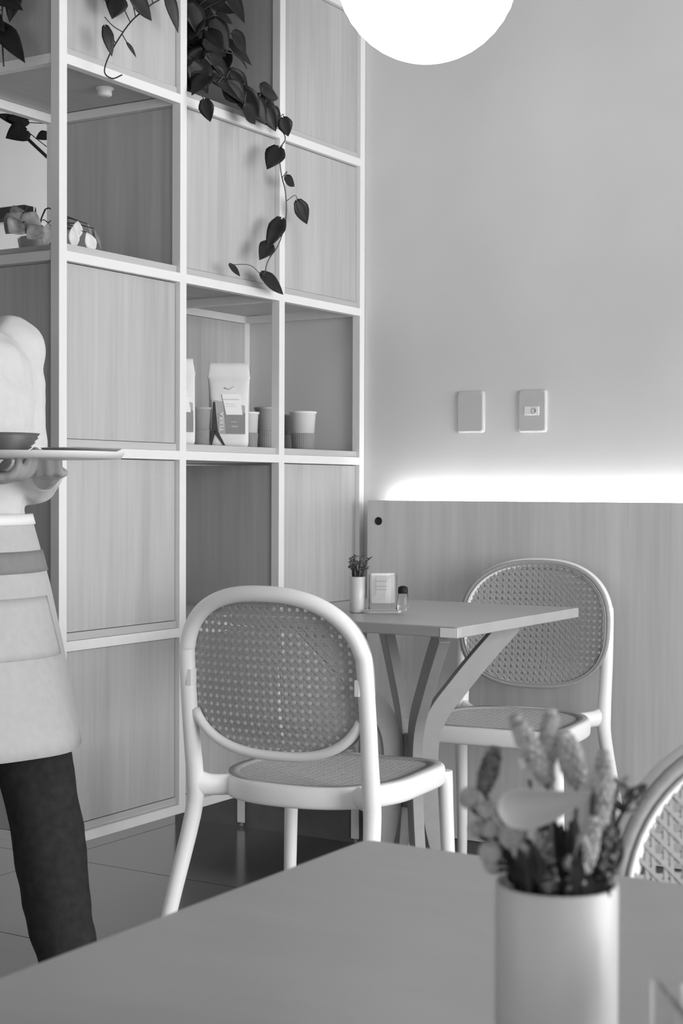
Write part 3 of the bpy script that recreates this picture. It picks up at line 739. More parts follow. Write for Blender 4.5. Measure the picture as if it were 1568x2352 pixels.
def coffee_bag(name, label, loc, rz, full):
    t = thing(name, label, 'coffee bag', loc, rz)
    # local: x = width, front faces -y
    W, D, H = 0.050, 0.028, 0.215
    rows = [(0.0, 0.96, 0.95), (0.012, 1.0, 1.05), (0.05, 1.0, 1.12), (0.10, 1.0, 1.0), (0.145, 1.02, 0.75), (0.172, 1.06, 0.36), (0.178, 1.10, 0.22), (0.184, 1.07, 0.17), (0.205, 1.0, 0.09), (0.215, 0.99, 0.07)]
    n = 40; V = []
    for (z, a, b) in rows:
        for k in range(n):
            an = 2 * PI * k / n
            px, pyy = sup(an, W * a, D * b, D * b, 5, 5)
            V.append((px, pyy, z))
    F = [(i * n + k, i * n + (k + 1) % n, (i + 1) * n + (k + 1) % n, (i + 1) * n + k) for i in range(len(rows) - 1) for k in range(n)]
    F += [tuple(range(n - 1, -1, -1)), tuple((len(rows) - 1) * n + k for k in range(n))]
    MB().add(V, F).build('bag_body', M_PAPERBAG, t)
    def fy(z):
        for (z0, a, b), (z1, a1, b1) in zip(rows, rows[1:]):
            if z0 <= z <= z1:
                f = (z - z0) / (z1 - z0); return -D * (b * (1 - f) + b1 * f)
        return -D
    def patch(poly, off, name, mat, par):
        # subdivided flat print laid on the front of the bag
        m = MB(); (xa, za), (xb, zb_), (xc, zc_), (xd, zd) = poly; V = []; k = 8
        for i in range(k + 1):
            f = i / k
            l = (xa + (xd - xa) * f, za + (zd - za) * f); r = (xb + (xc - xb) * f, zb_ + (zc_ - zb_) * f)
            for (x, z) in (l, r): V.append((x, fy(z) - off, z))
            for (x, z) in (r, l): V.append((x, fy(z) + 0.001, z))
        F = [(4 * i + a, 4 * i + (a + 1) % 4, 4 * i + 4 + (a + 1) % 4, 4 * i + 4 + a) for i in range(k) for a in range(4)]
        F += [(3, 2, 1, 0), (4 * k, 4 * k + 1, 4 * k + 2, 4 * k + 3)]
        m.add(V, F, False); return m.build(name, mat, par)
    patch([(-0.044, 0.0325), (0.040, 0.032), (0.040, 0.105), (-0.044, 0.120)], 0.0008, 'print_band', M_BAGMID, t)
    patch([(-0.008, 0.0335), (0.0405, 0.033), (0.0405, 0.085), (-0.014, 0.106)], 0.0014, 'dark_print', M_BAGBAND, t)
    lb = patch([(-0.008, 0.0815), (0.034, 0.0815), (0.026, 0.134), (-0.019, 0.134)], 0.0024, 'label', M_LABEL, t)
    patch([(-0.017, 0.119), (0.025, 0.119), (0.025, 0.122), (-0.017, 0.122)], 0.0028, 'label_line', M_INKFAINT, lb)
    patch([(-0.013, 0.108), (0.014, 0.108), (0.014, 0.1095), (-0.013, 0.1095)], 0.0028, 'label_line', M_INKFAINT, lb)
    patch([(-0.012, 0.102), (0.018, 0.102), (0.018, 0.1035), (-0.012, 0.1035)], 0.0028, 'label_line', M_INKFAINT, lb)
    patch([(0.005, 0.050), (0.021, 0.050), (0.021, 0.054), (0.005, 0.054)], 0.0019, 'print_line', M_BAGMID, t)
    patch([(0.004, 0.062), (0.019, 0.062), (0.019, 0.065), (0.004, 0.065)], 0.0019, 'print_line', M_BAGMID, t)
    # dark sweeping ink stroke
    patch([(-0.046, 0.030), (-0.028, 0.034), (-0.036, 0.114), (-0.041, 0.114)], 0.0018, 'ink_stroke', M_INK, t)
    patch([(-0.0155, 0.004), (-0.010, 0.004), (-0.030, 0.042), (-0.042, 0.042)], 0.0021, 'ink_stroke', M_INK, t)
    patch([(-0.047, 0.004), (-0.044, 0.004), (-0.034, 0.040), (-0.046, 0.040)], 0.0021, 'ink_stroke', M_INK, t)
    cu = bpy.data.curves.new('lettering', 'FONT'); cu.body = 'TERRA'; cu.size = 0.0155; cu.extrude = 0.0003
    cu.align_x = 'LEFT'; cu.space_character = 1.1
    tmp = bpy.data.objects.new('lettering_source', cu); COL.objects.link(tmp)
    bpy.context.view_layer.update()
    me = bpy.data.meshes.new_from_object(tmp.evaluated_get(bpy.context.evaluated_depsgraph_get()))
    bpy.data.objects.remove(tmp)
    me.materials.clear(); me.materials.append(M_LABEL)
    lo = bpy.data.objects.new('lettering', me); COL.objects.link(lo); lo.parent = t
    lo.matrix_local = Matrix(((0, -1, 0, -0.0145), (0, 0, -1, -0.0345), (1, 0, 0, 0.039), (0, 0, 0, 1)))
    sm = MB().tube([(-0.012, fy(0.150) - 0.001, 0.150), (0.0, fy(0.146) - 0.001, 0.146), (0.014, fy(0.151) - 0.001, 0.153)], 0.0018, 6)
    sm.build('valve_print', M_INKFAINT, t)
    return t
coffee_bag('coffee_bag', 'pale standing coffee bag with white label and dark print, left open cell', (-0.080, -0.545, zc), math.radians(38), True)
coffee_bag('coffee_bag', 'pale coffee bag mostly hidden behind the second white post', (-0.11, -0.735, zc), math.radians(55), True)

# ---------------------------------------------------------------- things on the corner table
def sachet_holder(loc, rz, label):
    t = thing('sachet_holder', label, 'holder', loc, rz)
    w_, d_, h = 0.031, 0.026, 0.074
    bs = MB().box(-0.040, 0.040, -0.032, 0.032, 0, 0.009).build('base', M_GLASS, t, bevel=0.001)
    m = MB()
    m.box(-w_, w_, -d_, -d_ + 0.0025, 0.009, h + 0.009); m.box(-w_, w_, d_ - 0.0025, d_, 0.009, h + 0.009)
    m.box(-w_, -w_ + 0.0025, -d_ + 0.0025, d_ - 0.0025, 0.009, h + 0.009); m.box(w_ - 0.0025, w_, -d_ + 0.0025, d_ - 0.0025, 0.009, h + 0.009)
    m.build('box', M_GLASS, t)
    return t
def sachet(loc, rz, tilt, label, group, dark=False):
    t = thing('sugar_sachet', label, 'sachet', loc, rz, group)
    m = MB(); rows = [(0, 0.0008), (0.006, 0.0012), (0.02, 0.0036), (0.045, 0.0036), (0.058, 0.0012), (0.064, 0.0008)]; V = []
    for z, th in rows:
        y = math.tan(tilt) * z
        for (x, yy) in ((-0.0215, 0), (-0.010, -th), (0.010, -th), (0.0215, 0), (0.010, th), (-0.010, th)): V.append((x, yy + y, z))
    F = [(6 * i + a, 6 * i + (a + 1) % 6, 6 * i + 6 + (a + 1) % 6, 6 * i + 6 + a) for i in range(5) for a in range(6)]
    F += [(5, 4, 3, 2, 1, 0), tuple(30 + a for a in range(6))]
    m.add(V, F, False).build('packet', M_LABEL if not dark else M_PAPER, t)
    for z in (0.047, 0.036, 0.029):
        MB().box(-0.012, 0.012, math.tan(tilt) * z - 0.0042, math.tan(tilt) * z - 0.0034, z, z + 0.002).build('print_line', M_INKFAINT, t)
    return t
HL = (0.545, -0.835, TH + 0.0003)
HR = math.radians(30)
sachet_holder(HL, HR, 'clear sachet holder beside the small vase on the corner table')
def in_holder(base, rz, dx, dy, dz):
    c, s_ = math.cos(rz), math.sin(rz)
    return (base[0] + c * dx - s_ * dy, base[1] + s_ * dx + c * dy, base[2] + dz)
for i, (dx, dy, tl) in enumerate(((-0.004, -0.015, -0.05), (0.003, -0.005, 0.02), (-0.002, 0.006, 0.06), (0.004, 0.015, 0.02))):
    sachet(in_holder(HL, HR, dx, dy, 0.0215), HR, tl, 'paper sachet standing in the clear holder on the corner table', 'sachets in the corner table holder', i % 2 == 1)
def stirrer_pot(loc, label):
    t = thing('pepper_pot', label, 'shaker', loc)
    MB().lathe([(0.011, 0), (0.012, 0.004), (0.0115, 0.036), (0.010, 0.038)], 20).build('body', M_GLASS, t)
    MB().lathe([(0.0105, 0.0382), (0.0115, 0.040), (0.0105, 0.052), (0.004, 0.055)], 20).build('cap', M_BLACK, t)
    return t
stirrer_pot((0.556, -0.765, TH + 0.0003), 'little dark capped shaker behind the clear sachet holder')
vs = thing('bud_vase', 'small pale cylinder vase of dark sprigs on the corner table', 'vase', (0.500, -0.868, TH + 0.0003))
MB().lathe([(0.0145, 0), (0.0172, 0.003), (0.0172, 0.078), (0.0150, 0.079), (0.0146, 0.060), (0.001, 0.059)], 32).build('vessel', M_VASE, vs)
sm = MB(); sg = MB()
for i in range(26):
    a = random.uniform(0, 2 * PI); r = random.uniform(0.004, 0.028)
    tip = Vector((r * math.cos(a), r * math.sin(a), random.uniform(0.092, 0.122)))
    sm.tube(spline([(0.008 * math.cos(a), 0.008 * math.sin(a), 0.062), (0.012 * math.cos(a), 0.012 * math.sin(a), 0.085), tip], 3), 0.0010, 5)
    for q in range(3):
        an = random.uniform(0, 2 * PI)
        leaf(sg, tip, tip + Vector((math.cos(an), math.sin(an), random.uniform(-.6, .8))) * random.uniform(0.007, 0.013), 0.006, (0.3, -0.5, 1), 0.2)
    if i % 3 == 0: sg.ball(tip, 0.0035, 8)
sm.build('stem', M_STEMDARK, vs); sg.build('sprigs', M_SPIKEDK, vs)

# ---------------------------------------------------------------- near flower pot
PC = (1.948, -3.105)
pz = TH + 0.0003
fp_ = thing('flower_pot', 'cylindrical pale ceramic pot on the near table', 'pot', (PC[0], PC[1], pz))
PH = 0.828 - pz + 0.0005; PR = 0.0278
MB().lathe([(PR - 0.003, 0), (PR - 0.0006, 0.0015), (PR, 0.004), (PR, PH - 0.001), (PR - 0.0006, PH), (PR - 0.0018, PH), (PR - 0.0024, PH - 0.001), (PR - 0.0026, 0.02), (0.001, 0.019)], 56).build('vessel', M_CERAMIC, fp_)
MB().lathe([(PR - 0.0027, 0.019), (PR - 0.0028, PH - 0.016), (0.001, PH - 0.013)], 32).build('filling', M_SOIL, fp_)

# picture-aligned directions of this bouquet: r to the right, f away from the camera, z up
r_ = Vector((0.852, 0.523, 0)); f_ = Vector((-0.523, 0.852, 0))
PXM = 0.70 / 3531.0
def bq(px, py_, df=0.0):
    """a point of the bouquet: px right of the pot axis, py_ above the rim, df behind the axis"""
    return Vector((PC[0], PC[1], 0.828)) + r_ * (px * PXM) + f_ * df + Vector((0, 0, py_ * PXM))
def rooted(p, x0):
    q = Vector((PC[0], PC[1], 0.822)) + r_ * x0 + f_ * (random.uniform(-0.012, 0.012))
    return q
def bumpy_spike(mb, a, b, r, rows=9):
    a, b = Vector(a), Vector(b); d = (b - a); L = d.length; d.normalize()
    u = d.orthogonal().normalized(); v = d.cross(u)
    N = 10; P = []; Rr = []
    for i in range(N + 1):
        s_ = i / N
        P.append(a + d * (L * s_)); Rr.append(max(0.0006, r * 0.88 * math.sin(PI * (0.08 + 0.90 * s_)) ** 0.55))
    mb.tube(P, Rr, 12)
    for i in range(rows):
        s_ = (i + 0.5) / rows; rr = r * 0.84 * math.sin(PI * (0.08 + 0.90 * s_)) ** 0.55
        k = 9
        for j in range(k):
            an = 2 * PI * (j + 0.5 * (i % 2)) / k
            c = a + d * (L * s_) + (u * math.cos(an) + v * math.sin(an)) * rr
            mb.ball(c, (r * 0.26, r * 0.26, r * 0.40), 6, axis=d)
def dried(name, label, cat, group, pbase, build, stem_mat=M_STEM, x0=0.0, sr=0.0010):
    root = rooted(pbase, x0)
    t = thing(name, label, cat, tuple(root), 0, group)
    Lc = lambda p: Vector(p) - root
    mid = (root + Vector(pbase)) * 0.5 + Vector((0, 0, 0.006))
    MB().tube(spline([Lc(root), Lc(mid), Lc(pbase)], 5), sr, 6).build('stem', stem_mat, t)
    build(t, Lc)
    return t
def spike(label, tip, base, rpx, mat, x0, df, rows=9):
    a, b = bq(*base, df), bq(*tip, df)
    def bld(t, Lc):
        m = MB(); bumpy_spike(m, Lc(a), Lc(b), rpx * PXM, rows); m.build('seed_head', mat, t)
    dried('dried_seed_spike', label, 'dried flower', 'dried seed spikes in the near pot', a, bld, M_STEM, x0)
CX, RY = 1279, 2026
def rel(x, y): return (x - CX, RY - y)
spike('thick pale seed spike leaning left, second tallest in the near pot', rel(1180, 1645), rel(1262, 1800), 27, M_SPIKE, -0.004, 0.004, 10)
spike('tallest upright pale seed spike in the near pot', rel(1270, 1632), rel(1258, 1775), 24, M_SPIKE, 0.0, 0.008, 9)
spike('broad seed spike right of the tallest one, in the near pot', rel(1296, 1684), rel(1330, 1800), 31, M_SPIKE, 0.006, 0.006, 8)
spike('bright seed spike at the right side of the near pot, rising over the leaf', rel(1381, 1718), rel(1370, 1900), 26, M_SPIKE, 0.010, -0.006, 11)
spike('dim short seed spike on the left side of the near pot', rel(1145, 1728), rel(1115, 1830), 24, M_SPIKEDK, -0.012, 0.014, 7)
spike('pale fat seed stem below the bright right spike in the near pot', rel(1352, 1860), rel(1330, 1985), 26, M_SPIKE, 0.010, -0.012, 8)
def stalk(label, tip, base, rpx, df):
    a, b = bq(*base, df), bq(*tip, df)
    def bld(t, Lc):
        m = MB(); p0, p1 = Lc(a), Lc(b); d = (p1 - p0); 
        for i in range(34):
            s_ = random.uniform(0, 1); an = random.uniform(0, 2 * PI)
            c = p0 + d * s_ + Vector((math.cos(an), math.sin(an), 0)) * (rpx * PXM * random.uniform(0.2, 1) * (1 - 0.4 * s_))
            m.ball(c, random.uniform(0.0008, 0.0018), 6)
        m.build('florets', M_SPIKEDK if rpx < 20 else M_SPIKE, t)
    dried('dried_lavender', label, 'dried flower', 'dried lavender stalks in the near pot', a, bld, M_DKTWIG, (base[0]) * PXM * 0.8)
for x1, y1, x2, y2, rp, df in ((1212, 1878, 1262, 2030, 22, -0.012), (1238, 1890, 1258, 2045, 18, -0.018), (1290, 1930, 1292, 2050, 14, -0.02), (1330, 1900, 1320, 2040, 20, -0.016), (1395, 1890, 1372, 2020, 16, -0.01), (1318, 2000, 1345, 2055, 14, -0.02), (1418, 1900, 1395, 2040, 12, -0.004)):
    stalk('speckled dried lavender stalk rising from the near pot', rel(x1, y1), rel(x2, y2), rp, df)
for i, (x, y, rp, df) in enumerate(((1082, 1842, 27, 0.010), (1120, 1864, 24, 0.004), (1127, 1900, 21, -0.002), (1098, 1912, 20, 0.008), (1172, 1912, 32, -0.006), (1122, 1948, 27, -0.008), (1140, 1995, 26, 0.010), (1190, 1940, 22, -0.012))):
    c = bq(*rel(x, y), df)
    lab = ['uppermost left', 'second left', 'small central left', 'small outer left', 'biggest', 'low front left', 'dim lowest', 'inner right'][i]
    def bld(t, Lc, c=c, rp=rp):
        m = MB(); q = Lc(c); R = rp * PXM
        m.ball(q, R * 0.88, 14)
        for k in range(60):
            z = 1 - 2 * (k + 0.5) / 60; a = k * 2.39996
            n_ = Vector((math.sqrt(1 - z * z) * math.cos(a), math.sqrt(1 - z * z) * math.sin(a), z))
            m.ball(q + n_ * R * 0.86, R * 0.18, 6)
        m.build('flower_ball', M_BALL, t)
    dried('dried_ball_flower', lab + ' fluffy round dried flower at the left of the near pot', 'dried flower', 'round dried flowers in the near pot', c - Vector((0, 0, rp * PXM * 0.7)), bld, M_DKTWIG, -0.014)
# broad smooth leaf, held sideways
a = bq(*rel(1352, 1808), -0.012)
def bld(t, Lc):
    m = MB(); b0 = Lc(a); tip = Lc(bq(*rel(1132, 1838), -0.020)); d = tip - b0; L = d.length; d.normalize()
    up = Vector((0, 0, 1)); up = (up - d * up.dot(d)).normalized(); out = d.cross(up)
    prof = [(0, .05), (.08, .22), (.2, .42), (.34, .60), (.5, .82), (.66, 1.0), (.8, 1.02), (.9, .88), (.96, .62), (1.0, .2)]
    V = []; cols = [-1, -.6, -.2, .2, .6, 1]
    for u, h in prof:
        for c in cols:
            V.append(b0 + d * (u * L) + up * (c * h * 49 * PXM - 12 * PXM * math.sin(u * PI)) + out * (0.004 * (1 - c * c) * h))
    n = len(cols)
    m.add(V, [(i * n + k, i * n + k + 1, (i + 1) * n + k + 1, (i + 1) * n + k) for i in range(len(prof) - 1) for k in range(n - 1)])
    m.build('blade', M_DRYLEAF, t, solid=0.0008, sub=1)
dried('dried_leaf', 'broad smooth grey leaf held sideways over the near pot', 'dried leaf', None, a, bld, M_DKTWIG, 0.012)
# wispy twigs at the right and a few tiny white buds
a = bq(*rel(1400, 1960), 0.004)
def bld(t, Lc):
    m = MB(); f = MB()
    for (x, y) in ((1432, 1800), (1455, 1832), (1462, 1808), (1418, 1815), (1440, 1860), (1405, 1850)):
        e = Lc(bq(*rel(x, y), random.uniform(-.004, .01))); m.tube(spline([Lc(a), (Lc(a) + e) * .5 + Vector((0, 0, .004)), e], 4), 0.0007, 5)
        for k in range(6):
            an = random.uniform(0, 2 * PI); leaf(f, e, e + Vector((math.cos(an), math.sin(an), random.uniform(-1, .6))) * 0.006, 0.003, (0.5, -0.8, 0.3), 0.2, False)
    m.build('twig', M_DKTWIG, t); f.build('petals', M_SPIKEDK, t)
dried('dried_sprig', 'wispy dark dried sprig at the right rim of the near pot', 'dried flower', None, a, bld, M_DKTWIG, 0.018)
a = bq(*rel(1222, 1800), 0.012)
def bld(t, Lc):
    m = MB()
    for (x, y) in ((1202, 1758), (1212, 1765), (1222, 1770), (1207, 1770)): m.ball(Lc(bq(*rel(x, y), 0.012)), 5.5 * PXM, 8)
    m.build('buds', M_LABEL, t)
dried('dried_buds', 'cluster of tiny white buds above the smooth leaf in the near pot', 'dried flower', None, a, bld, M_STEM, -0.004)
# dark filler foliage in the mouth of the pot
df_ = thing('dried_foliage', 'dark dried foliage packed in the mouth of the near pot', 'dried foliage', (PC[0], PC[1], 0.815))
m = MB(); st = MB()
for i in range(46):
    a = random.uniform(0, 2 * PI); r = PR * 0.84 * math.sqrt(random.random())
    b = Vector((r * math.cos(a), r * math.sin(a), 0.004)); h = random.uniform(0.010, 0.034)
    tp = b + Vector((0.35 * (r / PR) * math.cos(a) * h, 0.35 * (r / PR) * math.sin(a) * h, h))
    st.tube([b, tp], 0.0007, 5)
    leaf(m, b + (tp - b) * 0.4, tp + Vector((random.uniform(-.003, .003), random.uniform(-.003, .003), .003)), 0.007, (0.5, -0.85, 0.1), 0.2, False)
m.build('leaves', M_DKTWIG, df_); st.build('twigs', M_DKTWIG, df_)

# second holder at the right edge of the near table
HN = (2.062, -3.187, TH + 0.0003); HNR = math.radians(35)
sachet_holder(HN, HNR, 'clear sachet holder cut off at the bottom right corner')
for i, (dx, dy, tl) in enumerate(((-0.003, -0.014, -0.04), (0.003, -0.003, 0.03), (-0.002, 0.008, 0.04))):
    sachet(in_holder(HN, HNR, dx, dy, 0.0215), HNR, tl, 'paper sachet standing in the clear holder on the near table', 'sachets in the near table holder', i % 2 == 1)
stp = thing('pepper_pot', 'dark capped shaker at the right edge behind the near sachet holder', 'shaker', (2.0195, -3.1085, TH + 0.0003))
MB().lathe([(0.010, 0), (0.011, 0.004), (0.010, 0.048), (0.0085, 0.050)], 20).build('body', M_GLASS, stp)
MB().lathe([(0.0085, 0.0502), (0.009, 0.052), (0.0075, 0.074), (0.003, 0.078)], 20).build('cap', M_BLACK, stp)

# ---------------------------------------------------------------- waiter with a tray
PX_ = Vector((0.060, -1.640, 0))
wt = thing('person', 'person in a white shirt, pale apron and dark trousers carrying a tray, left edge', 'person', tuple(PX_), math.radians(0))
def crumple(o, strength, size):
    tx = bpy.data.textures.new('cloth_folds', 'CLOUDS'); tx.noise_scale = size; tx.noise_depth = 1
    d = o.modifiers.new('folds', 'DISPLACE'); d.texture = tx; d.strength = strength; d.mid_level = 0.5; d.texture_coords = 'LOCAL'
    return o
def limb(mb, pts, rads, n=14, up=None):
    P = spline(pts, 6); Rr = lerp_list(rads, len(P))
    mb.tube(P, Rr, n, up=up)
    def rr(r): return r if isinstance(r, (int, float)) else min(r)
    mb.ball(P[0], rr(rads[0]) * 0.98, 12); mb.ball(P[-1], rr(rads[-1]) * 0.98, 12)
# skeleton: facing +x, up z; right side is -y
SH = 1.285
hipL, kneeL, ankL = (0.02, 0.085, 0.80), (0.15, 0.075, 0.44), (0.248, 0.058, 0.075)
hipR, kneeR, ankR = (-0.02, -0.085, 0.80), (-0.05, -0.085, 0.44), (-0.20, -0.085, 0.095)
shL, elL, haL = (0.0, 0.158, SH), (0.015, 0.185, 1.035), (0.205, 0.050, 1.036)
shR, elR, haR = (0.0, -0.158, SH), (-0.005, -0.205, 1.03), (0.205, -0.175, 1.022)
neck, headc = (0.015, 0, 1.345), (0.035, 0.0, 1.455)
def torso(mb, k=0.0):
    rows = [((-0.005, 0, 0.78), 0.115, 0.165), ((-0.005, 0, 0.86), 0.112, 0.168), ((0.0, 0, 0.96), 0.092, 0.140), ((0.005, 0, 1.06), 0.102, 0.150), ((0.005, 0, 1.16), 0.112, 0.165), ((0.0, 0, 1.24), 0.098, 0.172), ((0.0, 0, 1.295), 0.070, 0.135), ((0.008, 0, 1.325), 0.052, 0.065)]
    mb.tube([r[0] for r in rows], [(r[1] + k, r[2] + k) for r in rows], 24, up=(1, 0, 0))
b = MB()
torso(b)
limb(b, [(0.005, 0, 1.30), neck, (0.03, 0, 1.40)], [0.052, 0.047, 0.046])
for s_, hip, kn, an in ((1, hipL, kneeL, ankL), (-1, hipR, kneeR, ankR)):
    limb(b, [hip, kn, an], [0.082, 0.068, 0.052, 0.050, 0.034])
    b.ball(hip, 0.088, 14)
for sh, el, ha in ((shL, elL, haL), (shR, elR, haR)):
    limb(b, [sh, el, ha], [0.050, 0.042, 0.037, 0.035, 0.024])
HX = -0.035
b_real = b; b = MB()
# head: skull, jaw, nose, ears
b.ball((0.020, 0, 1.478), (0.094, 0.073, 0.092), 22)
b.ball((0.058, 0, 1.420), (0.052, 0.052, 0.062), 18)
b.ball((0.085, 0, 1.375), (0.022, 0.026, 0.018), 12)
b.tube([(0.112, 0, 1.470), (0.126, 0, 1.440), (0.130, 0, 1.428), (0.112, 0, 1.420)], [0.008, 0.011, 0.014, 0.010], 10)
for s_ in (-1, 1):
    b.ball((0.012, s_ * 0.076, 1.448), (0.018, 0.008, 0.030), 12)
    b.ball((0.094, s_ * 0.014, 1.4), (0.018, 0.020, 0.007), 10)
b_real.add([(x + HX, y, z) for x, y, z in b.v], b.f); b = b_real
# hands: palm, four bent fingers, thumb; fingers curl round the tray rim
def hand(mb, wrist, fwd, side, up):
    w_, f, s_, u = Vector(wrist), Vector(fwd).normalized(), Vector(side).normalized(), Vector(up).normalized()
    palm = w_ + f * 0.045
    mb.tube([w_ - f * 0.01, w_ + f * 0.02, palm, w_ + f * 0.085], [(0.021, 0.017), (0.034, 0.015), (0.040, 0.014), (0.037, 0.011)], 16, up=s_)
    for i, (o, L) in enumerate(((0.030, 0.068), (0.010, 0.078), (-0.010, 0.073), (-0.029, 0.058))):
        r0 = w_ + f * 0.075 + s_ * o
        p1 = r0 + f * (L * 0.45) + u * 0.004; p2 = p1 + f * (L * 0.22) + u * (L * 0.28); p3 = p2 + f * (-L * 0.02) + u * (L * 0.24)
        mb.tube(spline([r0, p1, p2, p3], 4), lerp_list([0.0092, 0.0088, 0.0082, 0.0072], 13), 10)
        mb.ball(p3, 0.0074, 8)
    t0 = w_ + f * 0.022 + s_ * 0.028
    p1 = t0 + s_ * 0.022 + f * 0.022 + u * 0.010; p2 = p1 + f * 0.022 + u * 0.020 - s_ * 0.003
    mb.tube(spline([t0, p1, p2], 5), lerp_list([0.012, 0.0105, 0.0085], 11), 10); mb.ball(p2, 0.0088, 8)
hand(b, haR, (0.92, 0.38, 0.02), (-0.38, 0.92, 0), (0, 0, 1))
hand(b, haL, (0.55, -0.80, -0.05), (-0.80, -0.55, 0), (0, 0, 1))
body = b.build('body', M_SKIN, wt, remesh=0.0055, smooth_it=3)
# eyes, brows and mouth
for s_ in (-1, 1):
    e = MB().ball((HX + 0.101, s_ * 0.030, 1.462), 0.0082, 12).build('eye', M_LABEL, wt)
    MB().ball((HX + 0.1060, s_ * 0.0305, 1.462), 0.0044, 10).build('iris', M_BLACK, e)
    MB().tube([(HX + 0.108, s_ * 0.014, 1.482), (HX + 0.109, s_ * 0.030, 1.486), (HX + 0.098, s_ * 0.046, 1.481)], 0.0032, 6).build('eyebrow', M_HAIR, wt)
MB().tube([(HX + 0.106, -0.022, 1.394), (HX + 0.113, 0, 1.396), (HX + 0.106, 0.022, 1.394)], [(0.0045, 0.003)] * 3, 8).build('mouth', M_STEM, wt)
h = MB()
h.ball((HX + 0.003, 0, 1.492), (0.098, 0.080, 0.088), 22); h.ball((HX - 0.055, 0, 1.445), (0.055, 0.068, 0.060), 16); h.ball((HX - 0.105, 0, 1.49), (0.045, 0.045, 0.042), 14)
h.build('hair', M_HAIR, wt, remesh=0.006, smooth_it=2)
s = MB(); torso(s, 0.016)
for sh, el, ha in ((shL, elL, haL), (shR, elR, haR)):
    H = Vector(ha); E = Vector(el); cuff = E + (H - E) * 0.72
    limb(s, [sh, el, tuple(cuff)], [0.064, 0.056, 0.050, 0.046, 0.038])
crumple(s.build('shirt', M_SHIRT, wt, remesh=0.008, smooth_it=4), 0.022, 0.075)
MB().tube([(0.0, 0, 1.318), (0.012, 0, 1.345)], [(0.062, 0.068), (0.055, 0.060)], 20, up=(1, 0, 0)).build('collar', M_SHIRT, wt, bevel=0.002)
tr = MB()
tr.tube([(-0.005, 0, 0.93), (-0.005, 0, 0.86), (-0.002, 0, 0.78), (0, 0, 0.74)], [(0.112, 0.160), (0.130, 0.182), (0.128, 0.182), (0.11, 0.165)], 22, up=(1, 0, 0))
for hip, kn, an in ((hipL, kneeL, ankL), (hipR, kneeR, ankR)):
    limb(tr, [hip, kn, an], [0.098, 0.084, 0.072, 0.066, 0.056])
crumple(tr.build('trousers', M_TROUS, wt, remesh=0.009, smooth_it=4), 0.016, 0.09)
# wrap apron: a flared skirt from waist to above the knee
N = 64; m = MB(); rows = [(0.955, 0.122, 0.170, 0.0), (0.90, 0.134, 0.188, 0.0), (0.82, 0.152, 0.205, 0.006), (0.70, 0.178, 0.212, 0.02), (0.60, 0.198, 0.216, 0.03), (0.515, 0.212, 0.220, 0.04)]
def skirt(a, z, off=0.0):
    for (z0, x0, y0, c0), (z1, x1, y1, c1) in zip(rows, rows[1:]):
        if z1 <= z <= z0:
            f = (z0 - z) / (z0 - z1)
            rx, ry, cx = x0 + (x1 - x0) * f, y0 + (y1 - y0) * f, c0 + (c1 - c0) * f
            break
    wv = 1 + 0.016 * math.sin(7 * a) * (0.96 - z) / 0.45
    return (cx + (rx * wv + off) * math.cos(a), (ry * wv + off) * math.sin(a), z)
def skirt_patch(name, z0, z1, a0, a1, nz, na, off, mat, par):
    m = MB(); closed = abs(a1 - a0 - 360) < 1e-6; nn = na if closed else na + 1
    V = [skirt(math.radians(a0 + (a1 - a0) * k / na), z0 + (z1 - z0) * i / nz, off) for i in range(nz + 1) for k in range(nn)]
    F = [(i * nn + k, i * nn + (k + 1) % nn, (i + 1) * nn + (k + 1) % nn, (i + 1) * nn + k) for i in range(nz) for k in range(na)]
    return m.add(V, F).build(name, mat, par, solid=0.003)
ap = skirt_patch('apron', 0.955, 0.515, 0, 360, 16, 72, 0.0, M_APRON, wt)
skirt_patch('waistband', 0.955, 0.935, 0, 360, 2, 72, 0.004, M_LABEL, ap)
skirt_patch('pocket_band', 0.885, 0.845, 0, 360, 3, 72, 0.0035, M_APRONBAND, ap)
skirt_patch('pocket', 0.80, 0.69, -30, 28, 6, 14, 0.004, M_APRON, ap)
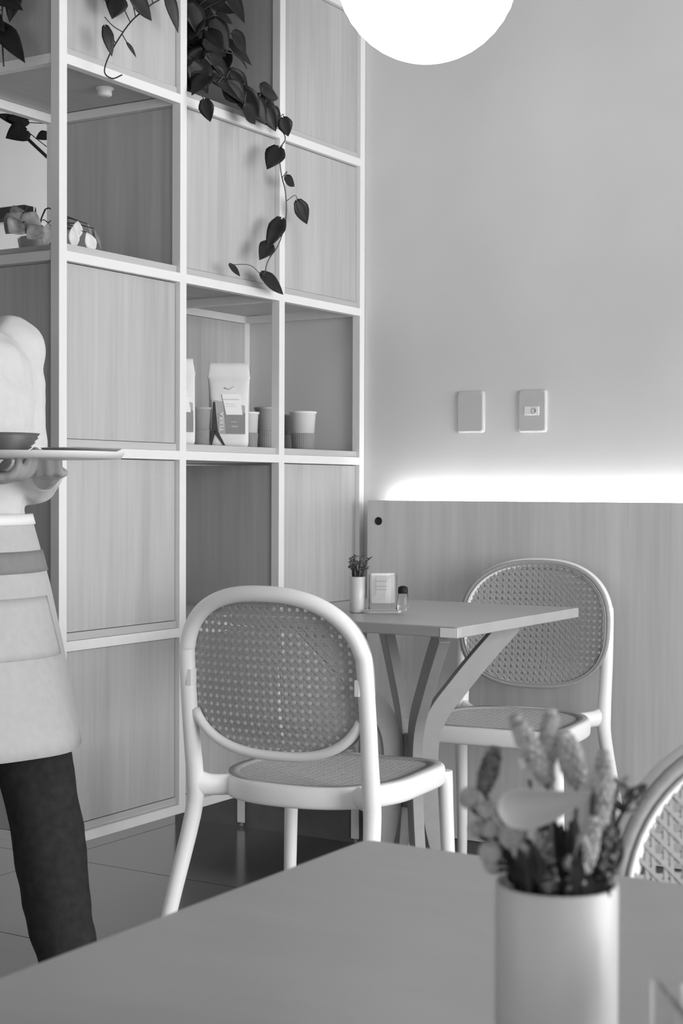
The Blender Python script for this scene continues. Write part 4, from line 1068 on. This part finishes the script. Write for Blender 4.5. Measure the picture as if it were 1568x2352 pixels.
for an, y in ((ankL, 0.058), (ankR, -0.085)):
    x = an[0]; z0 = 0.0 if an is ankL else 0.004
    sh = MB()
    sh.tube([(x - 0.055, y, z0 + 0.042), (x - 0.02, y, z0 + 0.052), (x + 0.05, y, z0 + 0.046), (x + 0.12, y, z0 + 0.034), (x + 0.17, y, z0 + 0.026)], [(0.036, 0.030), (0.050, 0.037), (0.044, 0.042), (0.033, 0.044), (0.018, 0.028)], 16, up=(0, 0, 1))
    sh.tube([(x - 0.01, y, z0 + 0.06), (x - 0.005, y, z0 + 0.11)], [0.042, 0.040], 14)
    so_ = sh.build('shoe', M_SHOE, wt)
    MB().prism([(x - 0.058, y - 0.026), (x - 0.02, y - 0.035), (x + 0.05, y - 0.042), (x + 0.12, y - 0.044), (x + 0.160, y - 0.034), (x + 0.174, y), (x + 0.160, y + 0.034), (x + 0.12, y + 0.044), (x + 0.05, y + 0.042), (x - 0.02, y + 0.035), (x - 0.058, y + 0.026)], 0.0005, z0 + 0.014).build('sole', M_BLACK, so_)

# tray and dishes
TC = PX_ + Vector((0.315, -0.105, 1.056))
ty = thing('serving_tray', 'round white tray carried by the person at the left', 'tray', tuple(TC))
TRR = 0.150
MB().lathe([(TRR - 0.03, 0), (TRR - 0.006, 0.001), (TRR, 0.010), (TRR, 0.0125), (TRR - 0.002, 0.0125), (TRR - 0.009, 0.005), (0.001, 0.0045)], 64).build('tray_body', M_TRAY, ty)
bo = thing('ribbed_bowl', 'dark ribbed bowl on the left side of the tray', 'bowl', tuple(TC + Vector((-0.060, -0.025, 0.005))))
def rib(r, z, a): return r
MB().lathe([(0.030, 0), (0.034, 0.002), (0.045, 0.008), (0.043, 0.010), (0.052, 0.016), (0.050, 0.018), (0.058, 0.024), (0.056, 0.026), (0.063, 0.032), (0.061, 0.034), (0.066, 0.040), (0.0635, 0.040), (0.05, 0.022), (0.001, 0.012)], 48).build('bowl', M_BOWL, bo)
di = thing('side_plate', 'shallow grey plate on the right side of the tray', 'plate', tuple(TC + Vector((0.070, 0.035, 0.005))))
MB().lathe([(0.040, 0), (0.044, 0.002), (0.068, 0.012), (0.070, 0.014), (0.067, 0.014), (0.045, 0.006), (0.001, 0.005)], 48).build('plate', M_DISH, di)
